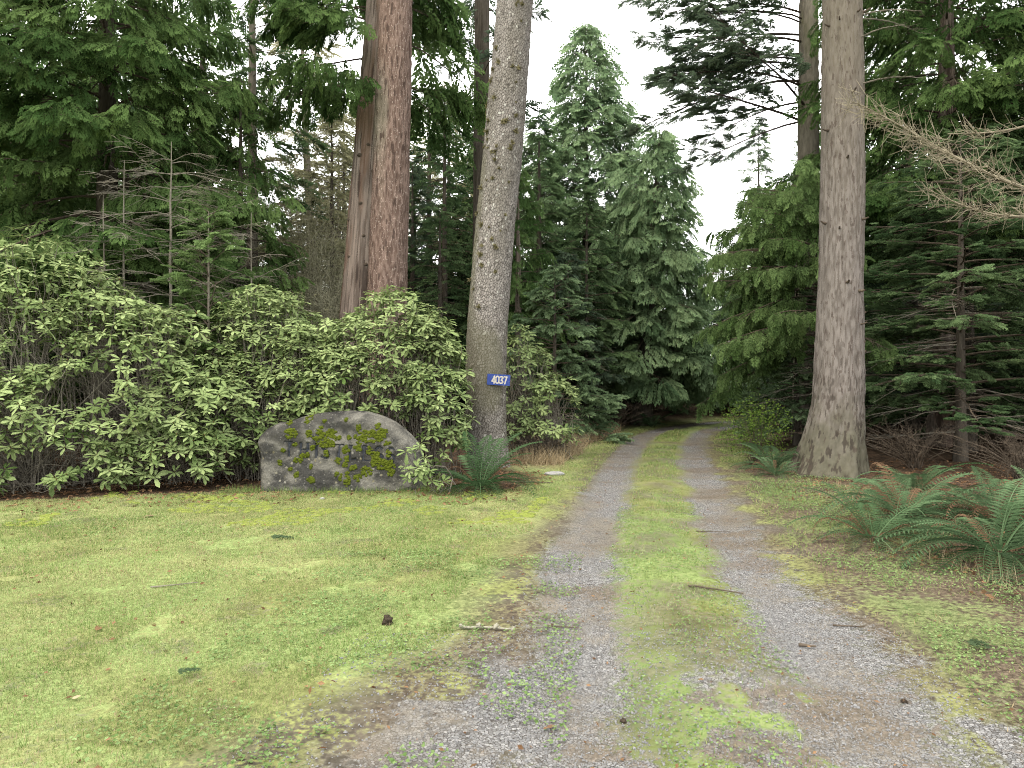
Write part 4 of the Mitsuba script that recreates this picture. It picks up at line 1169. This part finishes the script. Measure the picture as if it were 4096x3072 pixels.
# the dead lichen hung branch reaching in from the right, on a tree that stands outside the frame
rng = np.random.default_rng(630)
lt = thing('lichen_tree', 'pale dead branch tangled with lichen reaching in from the right edge', 'tree')
P, R = line([(9.6, -0.1, 0.4), (9.62, 3, 0.32), (9.65, 9, 0.26), (9.7, 16, 0.1)], 9.6)
m, uv, _ = trunk_mesh(P, R, 32, 0.1, seed=31)
part(lt, 'trunk', m, 'bark_plain_dark', True, uv)
for bi, (pts, n, tl) in enumerate([
        ([(9.5, 9.5, 5.6), (7.6, 9.0, 4.25), (6.6, 8.8, 3.98), (5.6, 8.6, 4.22), (4.75, 8.5, 4.62), (4.0, 8.4, 4.95)], 230, 0.55),
        ([(9.5, 9.7, 5.2), (7.8, 9.3, 4.1), (6.7, 9.2, 3.80), (5.9, 9.1, 3.85), (5.2, 9.0, 4.1)], 110, 0.45),
        ([(9.5, 9.5, 6.6), (7.4, 9.1, 5.3), (6.3, 9.0, 4.85), (5.4, 8.9, 4.75)], 40, 0.45)]):
    P_ = CubicSpline(np.linspace(0, 1, len(pts)), np.array(pts))(np.linspace(0, 1, 22))
    A = Acc()
    A.add(*tubes(P_[None], np.linspace(0.035, 0.005, 22)[None], 6))
    ts = rng.uniform(0.28, 1.0, n)
    root = np.stack([np.interp(ts, np.linspace(0, 1, 22), P_[:, j]) for j in range(3)], 1)
    l = tl * rng.uniform(0.3, 1.1, n) * (1.1 - 0.45 * ts)
    d = np.c_[-0.75 + rng.normal(0, 0.35, n), rng.normal(0, 0.45, n), 0.28 + rng.normal(0, 0.42, n)]
    d /= np.linalg.norm(d, axis=1, keepdims=True)
    e = root + d * l[:, None] + [0, 0, 1] * (0.12 * l[:, None])
    mid = (root + e) / 2 + rng.normal(0, 0.11, (n, 3)) * l[:, None] - [0, 0, 0.12] * l[:, None]
    A.add(*tubes(np.stack([root, mid, e], 1), np.tile([0.0045, 0.0035, 0.002], (n, 1)), 3))
    k = 2 * n
    s2 = rng.choice(n, k)
    r2 = mid[s2]
    e2 = r2 + rng.normal(0, 0.10, (k, 3))
    A.add(*tubes(np.stack([r2, e2], 1), np.tile([0.003, 0.0018], (k, 1)), 3))
    part(lt, 'dead_branch', A.mesh, 'dead_twig_pale', uv=np.random.default_rng(5).random((A.n, 2)) * [1, 0.3], label='pale dead branch with a tangle of lichen covered twigs')

# ------------------------------------------------------------------ the forest behind
PROTO = {}


def proto(key, kind, mat, h, r, z0, nb, dens, Ls, tr, seed, tm='bark_plain_dark', **kw):
    """Builds a tree at the origin once; its trunk, crown and branches become shape groups."""
    rng = np.random.default_rng(seed)
    zz = np.linspace(0, h, 6)
    mesh, uv, _ = trunk_mesh(np.c_[0 * zz, 0 * zz, zz], tr * (1 - zz / h) ** 0.85 + 0.01, 9, 0.6, seed=seed, amp=0.01)
    wood_all, crown = Acc(), Acc()
    p = dict(rise=0.1, droop=0.35, up=0.12, width=0.36, pitch=-0.3, pj=0.3, roll=0.4, power=0.8, tint=(0.0, 0.8), dead=0)
    p.update(kw)
    for i in range(nb):
        fz = (i + rng.random()) / nb
        zl = z0 + (h - z0) * (1 - (1 - fz) ** 1.15)
        prof = ((h - zl) / (h - z0 * 0.6)) ** p['power']
        L = max(0.25, r * prof * rng.uniform(0.7, 1.12))
        n = max(4, int(dens * L * L * p['width'] + 2 * L))
        b = Bough(rng, (0, 0, zl), i * 2.39996 + rng.normal(0, 0.35), L, p['rise'] + 0.25 * fz, p['droop'] + 0.1 * (1 - fz), p['up'], n, Ls * (0.75 + 0.25 * prof), p['width'], 0.01 + 0.011 * L, p['pitch'], p['pj'], p['roll'], 0.2, tint=p['tint'])
        stamp_var(crown, SPRAY[kind], b.R, b.pos, b.u, rng)
        wood_all.add(*b.wood(3, False))
    for i in range(p['dead']):
        wood_all.add(*dead_bough(rng, (0, 0, rng.uniform(0.6, max(z0, 2.5))), rng.uniform(0, 2 * PI), r * rng.uniform(0.4, 0.9), 0.05, 0.2, 0.014, 10))
    scene[f'group_{key}_trunk'] = {'type': 'shapegroup', 'part': mikit.ply(mesh, tm, smooth=True, uv=uv)}
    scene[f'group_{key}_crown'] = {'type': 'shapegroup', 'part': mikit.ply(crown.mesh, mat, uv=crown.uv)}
    scene[f'group_{key}_branches'] = {'type': 'shapegroup', 'part': mikit.ply(wood_all.mesh, 'twig_brown')}
    PROTO[key] = (h, r)


proto('fir_a', 'fir_lo', 'fir_green', 14, 3.0, 1.2, 60, 5, 1.0, 0.22, 701, dead=14)
proto('fir_b', 'fir_lo', 'dark_fir_green', 14, 2.6, 2.5, 54, 5, 1.0, 0.22, 702, dead=20)
proto('cedar_a', 'cedar_lo', 'cedar_green', 14, 3.2, 1.0, 60, 5, 1.05, 0.28, 703, pitch=-0.6, droop=0.42, up=0.2, power=0.6, dead=8)
proto('spruce_a', 'spruce_lo', 'dark_fir_green', 9, 2.7, 0.5, 50, 6, 0.85, 0.14, 704, power=0.75, dead=10)
proto('olive_a', 'fir_lo', 'olive_green', 13, 2.5, 2.0, 46, 4.5, 0.95, 0.2, 705, dead=24, power=0.5)

FARLAB = {'fir_a': 'mid green fir', 'fir_b': 'dark bare limbed fir', 'cedar_a': 'background cedar', 'spruce_a': 'low skirted spruce', 'olive_a': 'pale olive mossy fir'}
FARNAME = {'fir_a': 'forest_fir', 'fir_b': 'dark_forest_fir', 'cedar_a': 'forest_cedar', 'spruce_a': 'forest_spruce', 'olive_a': 'mossy_forest_fir'}


SECT = [(-9, 'at the far left edge'), (-0.58, 'behind the huge left cedar'), (-0.42, 'behind the bare saplings'), (-0.30, 'in the gap left of the fibrous cedar trunk'), (-0.215, 'behind the pair of reddish and fibrous trunks'),
        (-0.135, 'between the reddish and the slim dark trunk'), (-0.04, 'behind the leaning grey trunk'), (0.04, 'behind the mid green fir'), (0.13, 'behind the tall pointed conifer'), (0.20, 'behind the pale cedar of the bend'),
        (0.29, 'over the far bend of the drive'), (0.36, 'behind the yellow green hemlock'), (0.44, 'behind the big right trunk'), (0.51, 'behind the slim straight fir stem'), (0.63, 'behind the dark right cedar'), (0.75, 'at the far right edge'), (9, '')]
ORDER = ['nearest', 'second', 'third', 'fourth', 'fifth', 'sixth', 'seventh', 'eighth', 'ninth']
FAR, DEEP = [], [0]


def far_tree(key, x, y, h, wide, rot):
    FAR.append((key, x, y, h, wide, rot))


def build_far():
    count = {}
    for key, x, y, h, wide, rot in sorted(FAR, key=lambda t: t[2]):
        h0 = PROTO[key][0]
        M = T().translate([x, y, float(ground_z(x, y)) - 0.1]).rotate([0, 0, 1], rot).scale([wide, wide, h / h0])
        sect = next(t for (a, t), (b, _) in zip(SECT, SECT[1:]) if a <= x / y < b)
        c = count.get((key, sect), 0)
        if y > 36 or c > 5:
            for p in ('trunk', 'crown', 'branches'):
                DEEP[0] += 1
                k = f'forest__{DEEP[0]:03d}'
                scene[k] = {'type': 'instance', 'shapegroup': {'type': 'ref', 'id': f'group_{key}_{p}'}, 'to_world': M}
            continue
        count[key, sect] = c + 1
        root = thing(FARNAME[key], f'{FARLAB[key]} {sect}, {ORDER[c]} there', 'tree', FARLAB[key] + 's of the wood')
        for p in ('trunk', 'crown', 'branches'):
            k = numbered(f'{root}__{p}')
            scene[k] = {'type': 'instance', 'shapegroup': {'type': 'ref', 'id': f'group_{key}_{p}'}, 'to_world': M}
            if p != 'trunk':
                labels[k] = {'kind': 'stuff'}
    labels['forest'] = {'label': 'deep green wood closing the view behind the nearer trees', 'category': 'forest', 'kind': 'stuff'}


# tree tops allowed along each direction x / y: elevation slope over the eye
CAPX = [-1.2, -0.42, -0.36, -0.30, -0.20, -0.10, 0.0, 0.05, 0.19, 0.22, 0.31, 0.36, 0.42, 0.5, 0.58, 1.3]
CAPZ = [0.55, 0.55, 0.30, 0.27, 0.38, 0.36, 0.34, 0.27, 0.22, 0.20, 0.20, 0.24, 0.34, 0.45, 0.55, 0.55]
rng = np.random.default_rng(710)
placed = []
for i in range(900):
    if len(placed) >= 120:
        break
    y = rng.uniform(22, 58) if i % 3 else rng.uniform(20, 34)
    tx = rng.uniform(-0.95, 0.95)
    x = tx * y
    if abs(lateral(np.array([x]), np.array([y]))[0]) < 3.4:
        continue
    if -0.02 < tx < 0.36 and y < 37:
        continue
    if any((x - a) ** 2 + (y - b) ** 2 < 2.6 ** 2 for a, b in placed):
        continue
    placed.append((x, y))
    top = EYE + y * np.interp(tx, CAPX, CAPZ) * rng.uniform(0.62, 1.02)
    olive = -0.42 < tx < -0.15
    key = rng.choice(['olive_a', 'fir_a', 'fir_b']) if olive else rng.choice(['fir_a', 'fir_b', 'cedar_a', 'fir_a', 'cedar_a'])
    h = float(np.clip(top, 5.5, 20))
    far_tree(key, x, y, h, np.clip(h / 13, 0.7, 1.25) * rng.uniform(0.85, 1.15), rng.uniform(0, 360))
for (x, y, h, w_) in [(-3.2, 30, 5.5, 1.1), (-6.0, 31, 5.0, 1.1), (-9.5, 24, 5.5, 1.2), (-13, 23, 6, 1.2), (-16, 22, 7, 1.2), (-0.8, 29, 6, 1.2), (-12, 29, 6, 1.3), (-8.2, 30, 5, 1.1), (11.5, 20.5, 6, 1.2), (14.5, 20, 6.5, 1.3),
                      (13.5, 25, 6, 1.3), (17.5, 23, 7, 1.4), (16, 17, 6.5, 1.2), (10.0, 24, 5.5, 1.1), (2.0, 39, 6, 1.3), (5.5, 40, 6, 1.3), (9, 41, 6.5, 1.4), (13, 42, 7, 1.4), (17, 40, 7, 1.4), (7.5, 37.5, 5, 1.1), (11.5, 38.5, 5.5, 1.2), (19, 29, 7, 1.4), (-1.8, 34, 6, 1.2), (0.8, 35, 6, 1.2)]:
    far_tree('spruce_a', x, y, h, w_, rng.uniform(0, 360))

build_far()

# brown bare thickets
for i, (lab, x, y, h, n) in enumerate([
        ('bare brown thicket under the pale cedar at the bend of the drive', 7.2, 33.2, 2.6, 34), ('bare thicket to the right of the far bend', 9.4, 35.2, 2.8, 34),
        ('brown thicket left of the leaning cedar trunk, behind the dry grass', 3.6, 25.0, 1.6, 30), ('tangle of brown stems behind the right hand ferns', 8.2, 11.6, 1.2, 46),
        ('tangle of brown stems at the right border under the firs', 10.2, 12.8, 1.3, 46), ('brown twigs between the big right trunk and the slim fir stem', 7.4, 13.2, 1.5, 40),
        ('brown stems at the foot of the smaller rhododendron', 0.6, 15.6, 0.95, 46), ('thin brown stems left of the reddish trunk', -5.2, 18.0, 3.0, 30),
        ('brown stems under the huge left cedar', -9.5, 14.6, 2.2, 36)]):
    bare_shrub('bare_thicket', lab, 'thicket', x, y, h, n, 720 + i, spread=2.6, r=0.007)

for i, (lab, x, y, h, rd, m_) in enumerate([('green undergrowth bush left of the far bend, under the pale cedar', 5.6, 30.6, 1.5, 1.1, 'fir_green'), ('dull green undergrowth bush straight ahead at the far bend', 7.2, 31.8, 1.9, 1.3, 'olive_green'),
                                           ('mid green undergrowth bush at the middle of the far bend', 8.8, 33.0, 1.6, 1.3, 'fir_green'), ('dull green bush closing the drive at its far right bend', 10.8, 34.0, 1.8, 1.4, 'pale_cedar_green'),
                                           ('dark bush under the young green spruce by the dry grass', 3.0, 26.2, 1.2, 1.2, 'fir_green')]):
    leafy_shrub('undergrowth_bush', lab, 'bush', x, y, h, rd, 2600, 750 + i, m_, 0.09)
for i, (lab, x, y, h, n) in enumerate([('tall pale lichen covered bush left of the fibrous cedar trunk', -5.6, 20.2, 6.8, 34), ('pale lichen covered bush behind the taller pale one', -6.4, 22.0, 8.0, 34), ('pale twiggy bush close against the fibrous cedar trunk', -4.7, 19.4, 4.6, 26)]):
    bare_shrub('lichen_bush', lab, 'bush', x, y, h, n, 740 + i, mat='twig_lichen', spread=0.45, r=0.012, twig=3.0)
leafy_shrub('olive_bush', 'tall olive leaved bush among the pale lichen covered ones', 'bush', -5.9, 21.0, 8.5, 1.3, 5200, 745, 'olive_green', 0.09, 'twig_grey')

# ------------------------------------------------------------------ ground cover
rng = np.random.default_rng(800)


def scatter(n, x0, x1, y0, y1, accept):
    x, y = rng.uniform(x0, x1, n), rng.uniform(y0, y1, n)
    s = lateral(x, y)
    ok = accept(x, y, s)
    x, y, s = x[ok], y[ok], s[ok]
    return x, y, s, ground_z(x, y, s)


def blades(x, y, z, h, w, lean, u, flag):
    n = len(x)
    a, b = rng.uniform(0, 2 * PI, n), rng.uniform(0, 2 * PI, n)
    l = lean * rng.random(n)
    base = np.c_[x, y, z]
    sd = np.c_[np.cos(a), np.sin(a), np.zeros(n)] * (w / 2)[:, None]
    tip = base + np.c_[np.cos(b) * l * h, np.sin(b) * l * h, h * np.sqrt(np.clip(1 - (l * 0.8) ** 2, 0.05, 1))]
    v = np.stack([base - sd, base + sd, tip], 1).reshape(-1, 3)
    return v, np.arange(3 * n).reshape(-1, 3), np.c_[np.repeat(u, 3), np.repeat(flag, 3)]


def infront(x, y):
    return np.abs(x) < 0.76 * y + 0.4


G = Acc()
for (n, y0, y1, hh, ww) in [(330000, 2.3, 6.0, 0.030, 0.0045), (260000, 6.0, 12.0, 0.034, 0.0075)]:
    x, y, s, z = scatter(n, -9.5, 1.0, y0, y1, lambda x, y, s: (s < -1.25 - 0.7 * n2(x, y, 1.7, 31) - 0.75 * sst(5.2, 3.0, y)) & (s > -12) & infront(x, y) & (y < bushline(x) + 0.2) & (n2(x, y, 3.3, 32) + 0.35 * n2(x, y, 14.0, 33) > 0.30) & (n2(x, y, 0.9, 38) * 0.6 + rng.random(len(x)) > 0.16))
    patch = n2(x, y, 0.8, 34) * 0.5 + n2(x, y, 2.6, 35) * 0.5
    u = np.clip(0.42 - 1.5 * (patch - 0.5) + rng.normal(0, 0.28, len(x)), 0, 1)
    G.add(*blades(x, y, z - 0.004, hh * rng.uniform(0.4, 1.3, len(x)), np.full(len(x), ww), 1.15, u, (rng.random(len(x)) < 0.17).astype(float)))
x, y, s, z = scatter(120000, -1.5, 8, 2.4, 26, lambda x, y, s: infront(x, y) & (((np.abs(s) < 0.36) & (n2(x, y, 1.3, 36) > 0.42)) | ((s > 1.3) & (s < 2.7) & (n2(x, y, 1.1, 37) > 0.52))))
G.add(*blades(x, y, z - 0.004, 0.03 * rng.uniform(0.4, 1.3, len(x)) * (1 + 0.05 * y), 0.004 + 0.0006 * y, 1.1, np.clip(rng.normal(0.25, 0.25, len(x)), 0, 1), (rng.random(len(x)) < 0.08).astype(float)))
x, y, s, z = scatter(40000, -1.5, 6, 11, 27, lambda x, y, s: (s < -1.1) & (s > -1.9) & infront(x, y))
G.add(*blades(x, y, z - 0.004, 0.06 * rng.uniform(0.4, 1.3, len(x)), np.full(len(x), 0.012), 1.0, np.clip(rng.normal(0.35, 0.25, len(x)), 0, 1), np.zeros(len(x))))
cx_, cy_, s, z = scatter(1500, -9, 1.0, 2.4, 11, lambda x, y, s: infront(x, y) & (s < -1.5 - 0.9 * sst(5.2, 3.0, y)) & (y < bushline(x)) & (n2(x, y, 1.1, 62) > 0.5))
k_t = rng.integers(6, 16, len(cx_))
x, y = np.repeat(cx_, k_t) + rng.normal(0, 0.018, k_t.sum()), np.repeat(cy_, k_t) + rng.normal(0, 0.018, k_t.sum())
G.add(*blades(x, y, ground_z(x, y) - 0.004, 0.062 * rng.uniform(0.4, 1.3, len(x)), np.full(len(x), 0.005), 0.9, np.clip(np.repeat(rng.normal(0.2, 0.22, len(cx_)), k_t) + rng.normal(0, 0.1, len(x)), 0, 1), np.zeros(len(x))))
x, y, s, z = scatter(6000, -4.6, -0.8, 10.3, 11.2, lambda x, y, s: (y > 10.72 + 0.25 * n2(x, y, 3, 51)) & (n2(x, y, 2.2, 52) > 0.35))
G.add(*blades(x, y, z - 0.01, 0.11 * rng.uniform(0.4, 1.4, len(x)), np.full(len(x), 0.006), 0.8, np.clip(rng.normal(0.1, 0.2, len(x)), 0, 1), np.zeros(len(x))))
single('grass', G.mesh, 'grass_blade', 'short pale green and straw coloured lawn grass', 'grass', uv=G.uv, kind='stuff')

# clover and other small weeds
tv = np.array([(0, 0, 0), (0.5, 0.42, 0.10), (1, 0, 0.02), (0.5, -0.42, 0.10)], float)
tf = np.array([(0, 1, 2), (0, 2, 3)])
W = Acc()
for n, box, acc, sz in [
        (150000, (1.2, 8, 2.4, 13), lambda x, y, s: infront(x, y) & (s > 1.25 + 0.6 * n2(x, y, 1.5, 41)) & (s < 3.1) & (n2(x, y, 2.0, 42) * 0.7 + n2(x, y, 7.0, 61) * 0.3 + 0.22 * (rng.random(len(x)) - 0.5) > 0.43), 0.018),
        (26000, (-3.0, 0.8, 2.3, 7), lambda x, y, s: infront(x, y) & (s < -0.75) & (s > -3.0) & (n2(x, y, 2.6, 43) + 0.3 * n2(x, y, 11, 44) > 0.64), 0.020),
        (22000, (0.2, 3.0, 2.3, 10), lambda x, y, s: infront(x, y) & (np.abs(s) < 0.5) & (n2(x, y, 2.2, 45) > 0.45), 0.016),
        (14000, (-8, -1.0, 3, 10), lambda x, y, s: infront(x, y) & (n2(x, y, 1.3, 46) > 0.62), 0.020)]:
    x, y, s, z = scatter(n, *box, acc)
    m = len(x)
    R_ = frames(np.c_[rng.normal(0, 1, (m, 2)), rng.normal(0.15, 0.2, m)], [0, 0, 1.0], rng.normal(0, 0.3, m)) * (sz * rng.uniform(0.5, 1.4, m))[:, None, None]
    W.add(*stamp(tv, tf, R_, np.c_[x, y, z + rng.uniform(0.004, 0.045, m)], rng.random(m)))
single('clover', W.mesh, 'clover_green', 'bright green clover and small weeds along the edges of the drive', 'weeds', uv=W.uv, kind='stuff')

# moss cushions before the boulder and along the drive
blob0 = trimesh.creation.icosphere(1, 1.0)
x, y, s, z = scatter(2400, -6, 1.2, 8.4, 11.0, lambda x, y, s: (s < -1.5) & (n2(x, y, 1.9, 47) > 0.60))
m = len(x)
sc_ = np.stack([rng.uniform(0.02, 0.07, m), rng.uniform(0.02, 0.06, m), rng.uniform(0.008, 0.022, m)], 1)
v, f, _ = stamp(np.array(blob0.vertices), np.array(blob0.faces), np.eye(3)[None] * sc_[:, :, None], np.c_[x, y, z], np.zeros(m))
v += (meshkit.noise(v * 60, 3)[:, None] - 0.5) * 0.012
single('moss', (v, f), 'moss_lawn', 'bright yellow green moss cushions in front of the boulder', 'moss', kind='stuff')

# gravel
oc = trimesh.Trimesh([(1, 0, 0), (-1, 0, 0), (0, 1, 0), (0, -1, 0), (0, 0, 1), (0, 0, -1)], [(0, 2, 4), (2, 1, 4), (1, 3, 4), (3, 0, 4), (2, 0, 5), (1, 2, 5), (3, 1, 5), (0, 3, 5)])
x, y, s, z = scatter(150000, -2.2, 4.8, 2.3, 9.0, lambda x, y, s: infront(x, y) & ((np.exp(-((s + 0.76) / 0.42) ** 2) + np.exp(-((s - 0.78) / 0.42) ** 2) + 0.45 * (y < 4.8) * (s > -2.2) * (s < 1.3)) * (0.5 + n2(x, y, 1.8, 48)) * (9.5 - y) / 7 > rng.uniform(0.1, 1.0, len(x))))
m = len(x)
rr_ = rng.uniform(0.003, 0.0075, m) * (1 + 0.6 * (rng.random(m) < 0.05))
R_ = frames(rng.normal(0, 1, (m, 3)), [0, 0, 1.0]) * (rr_[:, None] * np.stack([rng.uniform(0.8, 1.3, m), rng.uniform(0.6, 1.1, m), rng.uniform(0.5, 0.9, m)], 1))[:, None, :]
v, f, _ = stamp(np.array(oc.vertices), np.array(oc.faces), R_, np.c_[x, y, z + rr_ * 0.3], np.zeros(m))
single('gravel', (v, f), 'pebble', 'loose grey gravel in the wheel tracks', 'gravel', kind='stuff')

# leaf and needle litter
Lt = Acc()
for n, box, acc, sz in [
        (5200, (-10, 0.8, 8.6, 13.5), lambda x, y, s: (s < -1.6) & (y > bushline(x) - 1.3 * n2(x, y, 1.2, 49) - 0.2), 0.055),
        (5000, (3.2, 10, 5.0, 14), lambda x, y, s: (s > 1.7 + 1.2 * n2(x, y, 1.0, 50)), 0.05),
        (900, (-8, 0.5, 2.5, 9), lambda x, y, s: infront(x, y) & (s < -0.8), 0.030),
        (2600, (-1, 6, 2.5, 16), lambda x, y, s: infront(x, y) & (np.abs(s) < 2.2), 0.022)]:
    x, y, s, z = scatter(n, *box, acc)
    m = len(x)
    R_ = frames(np.c_[rng.normal(0, 1, (m, 2)), rng.normal(0, 0.25, m)], [0, 0, 1.0], rng.normal(0, 0.5, m)) * (sz * rng.uniform(0.4, 1.4, m)[:, None, None] * np.array([1.2, 0.7, 1.0]))
    Lt.add(*stamp(tv, tf, R_, np.c_[x, y, z + 0.008 + 0.012 * rng.random(m)], rng.random(m)))
single('leaf_litter', Lt.mesh, 'litter_mat', 'fallen brown leaves and bark flakes on the ground', 'leaf litter', uv=Lt.uv, kind='stuff')

# dry straw grass
D = Acc()
x, y, s, z = scatter(34000, 0.0, 5.0, 14.5, 25.0, lambda x, y, s: (s < -1.6 - 0.7 * n2(x, y, 1.2, 53)) & (s > -5.0) & (n2(x, y, 1.4, 54) > 0.25))
D.add(*blades(x, y, z - 0.01, 0.36 * rng.uniform(0.3, 1.3, len(x)), np.full(len(x), 0.014), 1.0, rng.random(len(x)), np.zeros(len(x))))
x, y, s, z = scatter(9000, 2.8, 7, 4.2, 11.5, lambda x, y, s: infront(x, y) & (s > 2.2 + 0.5 * n2(x, y, 1.2, 53)) & (s < 4.0) & (n2(x, y, 1.3, 55) > 0.42))
D.add(*blades(x, y, z - 0.01, 0.15 * rng.uniform(0.3, 1.4, len(x)), np.full(len(x), 0.006), 1.2, rng.random(len(x)), np.zeros(len(x))))
single('dry_grass', D.mesh, 'dry_straw', 'dry straw coloured grass beside the drive', 'dry grass', uv=D.uv, kind='stuff')

# ------------------------------------------------------------------ small things lying about
rng = np.random.default_rng(900)


def sprig(label, x, y, L, rot):
    t = SPRAY['fir'][0]
    v = t[0] * [L, L, L] + [0, 0, 0.03]
    M = T().translate([x, y, float(ground_z(x, y)) + 0.02]).rotate([0, 0, 1], rot)
    k = numbered('fallen_sprig')
    scene[k] = mikit.ply((v, t[1]), 'spruce_green', uv=np.c_[np.full(len(v), 0.5), np.zeros(len(v))], to_world=M)
    labels[k] = {'label': label, 'category': 'twig'}


sprig('dark green conifer sprig lying on the lawn before the boulder', -2.55, 7.55, 0.24, 15)
sprig('small green conifer sprig lying on the lawn near the camera', -1.9, 4.05, 0.13, 30)
sprig('grey green conifer sprig on the weeds at the lower right', 2.85, 4.35, 0.2, 70)


def stick(label, x, y, L, rot, r=0.008, mat='twig_brown', name='fallen_stick', lumps=0):
    t = np.linspace(-0.5, 0.5, 7)
    c, s = math.cos(math.radians(rot)), math.sin(math.radians(rot))
    w_ = rng.normal(0, 0.02 * L, 7)
    px, py = x + t * L * c - w_ * s, y + t * L * s + w_ * c
    P_ = np.c_[px, py, ground_z(px, py) + r + 0.006]
    A = Acc()
    A.add(*tubes(P_[None], (r * (1 - 0.5 * (t + 0.5)))[None], 6))
    for k in range(lumps):
        b = trimesh.creation.icosphere(2, 1.0)
        vv = np.array(b.vertices) * [0.026, 0.020, 0.014] * rng.uniform(0.4, 1.2)
        vv += (meshkit.noise(vv * 70, k)[:, None] - 0.5) * 0.03
        A.add(vv + P_[int(k * 6 / max(1, lumps - 1))] + [0, 0, 0.012], b.faces)
    single(name, A.mesh, mat, label, 'stick')


stick('pale lichen crusted stick lying across the left wheel track edge', -0.17, 4.86, 0.36, -6, 0.010, 'lichen_pale', 'lichen_stick', 4)
stick('thin brown twig on the mossy middle strip', 1.62, 5.7, 0.42, -12)
stick('short brown twig on the gravel of the left track', 0.35, 4.95, 0.22, -4, 0.006)
stick('reddish brown bark chip on the right wheel track', 1.86, 4.52, 0.10, -15, 0.012)
stick('thin bent twig on the right wheel track', 2.3, 8.2, 0.4, 5, 0.006)
stick('tan twig on the near right track', 2.3, 4.9, 0.2, -20, 0.007)
stick('fallen grey stick on the lawn at the left', -2.75, 5.85, 0.35, 25, 0.007, 'twig_grey')
stick('brown stick lying on dark soil right of the stone fern', 0.35, 12.0, 0.7, -20, 0.012)


def lump(name, label, cat, x, y, sx, sy, sz, mat, seed, nz=0.3):
    b = trimesh.creation.icosphere(3, 1.0)
    v = np.array(b.vertices)
    v = v * (1 + nz * (meshkit.fbm(v * 2.5, 3, seed) - 0.5)[:, None] * 2) * [sx, sy, sz]
    single(name, (v + [x, y, float(ground_z(x, y)) + sz * 0.4], b.faces), mat, label, cat, True)


lump('dirt_clod', 'dark earth clod on the lawn near its right edge', 'clod', -0.86, 4.95, 0.035, 0.03, 0.045, 'clod_dark', 1, 0.6)
lump('flat_stone', 'pale flat stone on bare soil left of the drive', 'stone', 0.78, 13.1, 0.19, 0.10, 0.05, 'stone_pale', 2, 0.2)
lump('pale_pebble', 'white pebble in the litter before the boulder', 'stone', -2.75, 10.4, 0.035, 0.03, 0.02, 'stone_pale', 3, 0.2)
lump('dark_cone', 'small dark cone on the gravel near the camera', 'cone', 0.55, 3.55, 0.016, 0.02, 0.014, 'clod_dark', 4, 0.5)
lump('dark_cone', 'small dark cone on the right wheel track', 'cone', 2.05, 3.75, 0.016, 0.018, 0.013, 'clod_dark', 5, 0.5)


def fallen_leaf(label, x, y, L, rot, mat, u):
    v = np.array([(0, 0, 0), (0.3, 0.3, 0.06), (0.7, 0.28, 0.08), (1, 0, 0.02), (0.7, -0.26, 0.1), (0.3, -0.3, 0.04), (0.5, 0, 0.0)]) * L
    f = np.array([(0, 6, 1), (1, 6, 2), (2, 6, 3), (3, 6, 4), (4, 6, 5), (5, 6, 0)])
    k = numbered('fallen_leaf')
    scene[k] = mikit.ply((v, f), mat, uv=np.c_[np.full(7, u), np.zeros(7)], to_world=T().translate([x, y, float(ground_z(x, y)) + 0.015]).rotate([0, 0, 1], rot))
    labels[k] = {'label': label, 'category': 'leaf'}


fallen_leaf('rust red leaf on the near gravel at the bottom', 0.17, 3.52, 0.05, 30, 'fern_brown', 0.7)
fallen_leaf('whitish leaf on the lawn at the lower left', -2.3, 3.75, 0.05, 60, 'dry_straw', 1.0)
fallen_leaf('large tan leaf on the lawn edge below the left rhododendron', -4.6, 8.95, 0.14, 10, 'dry_straw', 0.3)
fallen_leaf('brown leaf on the left lawn', -2.75, 4.75, 0.07, 100, 'litter_mat', 0.6)
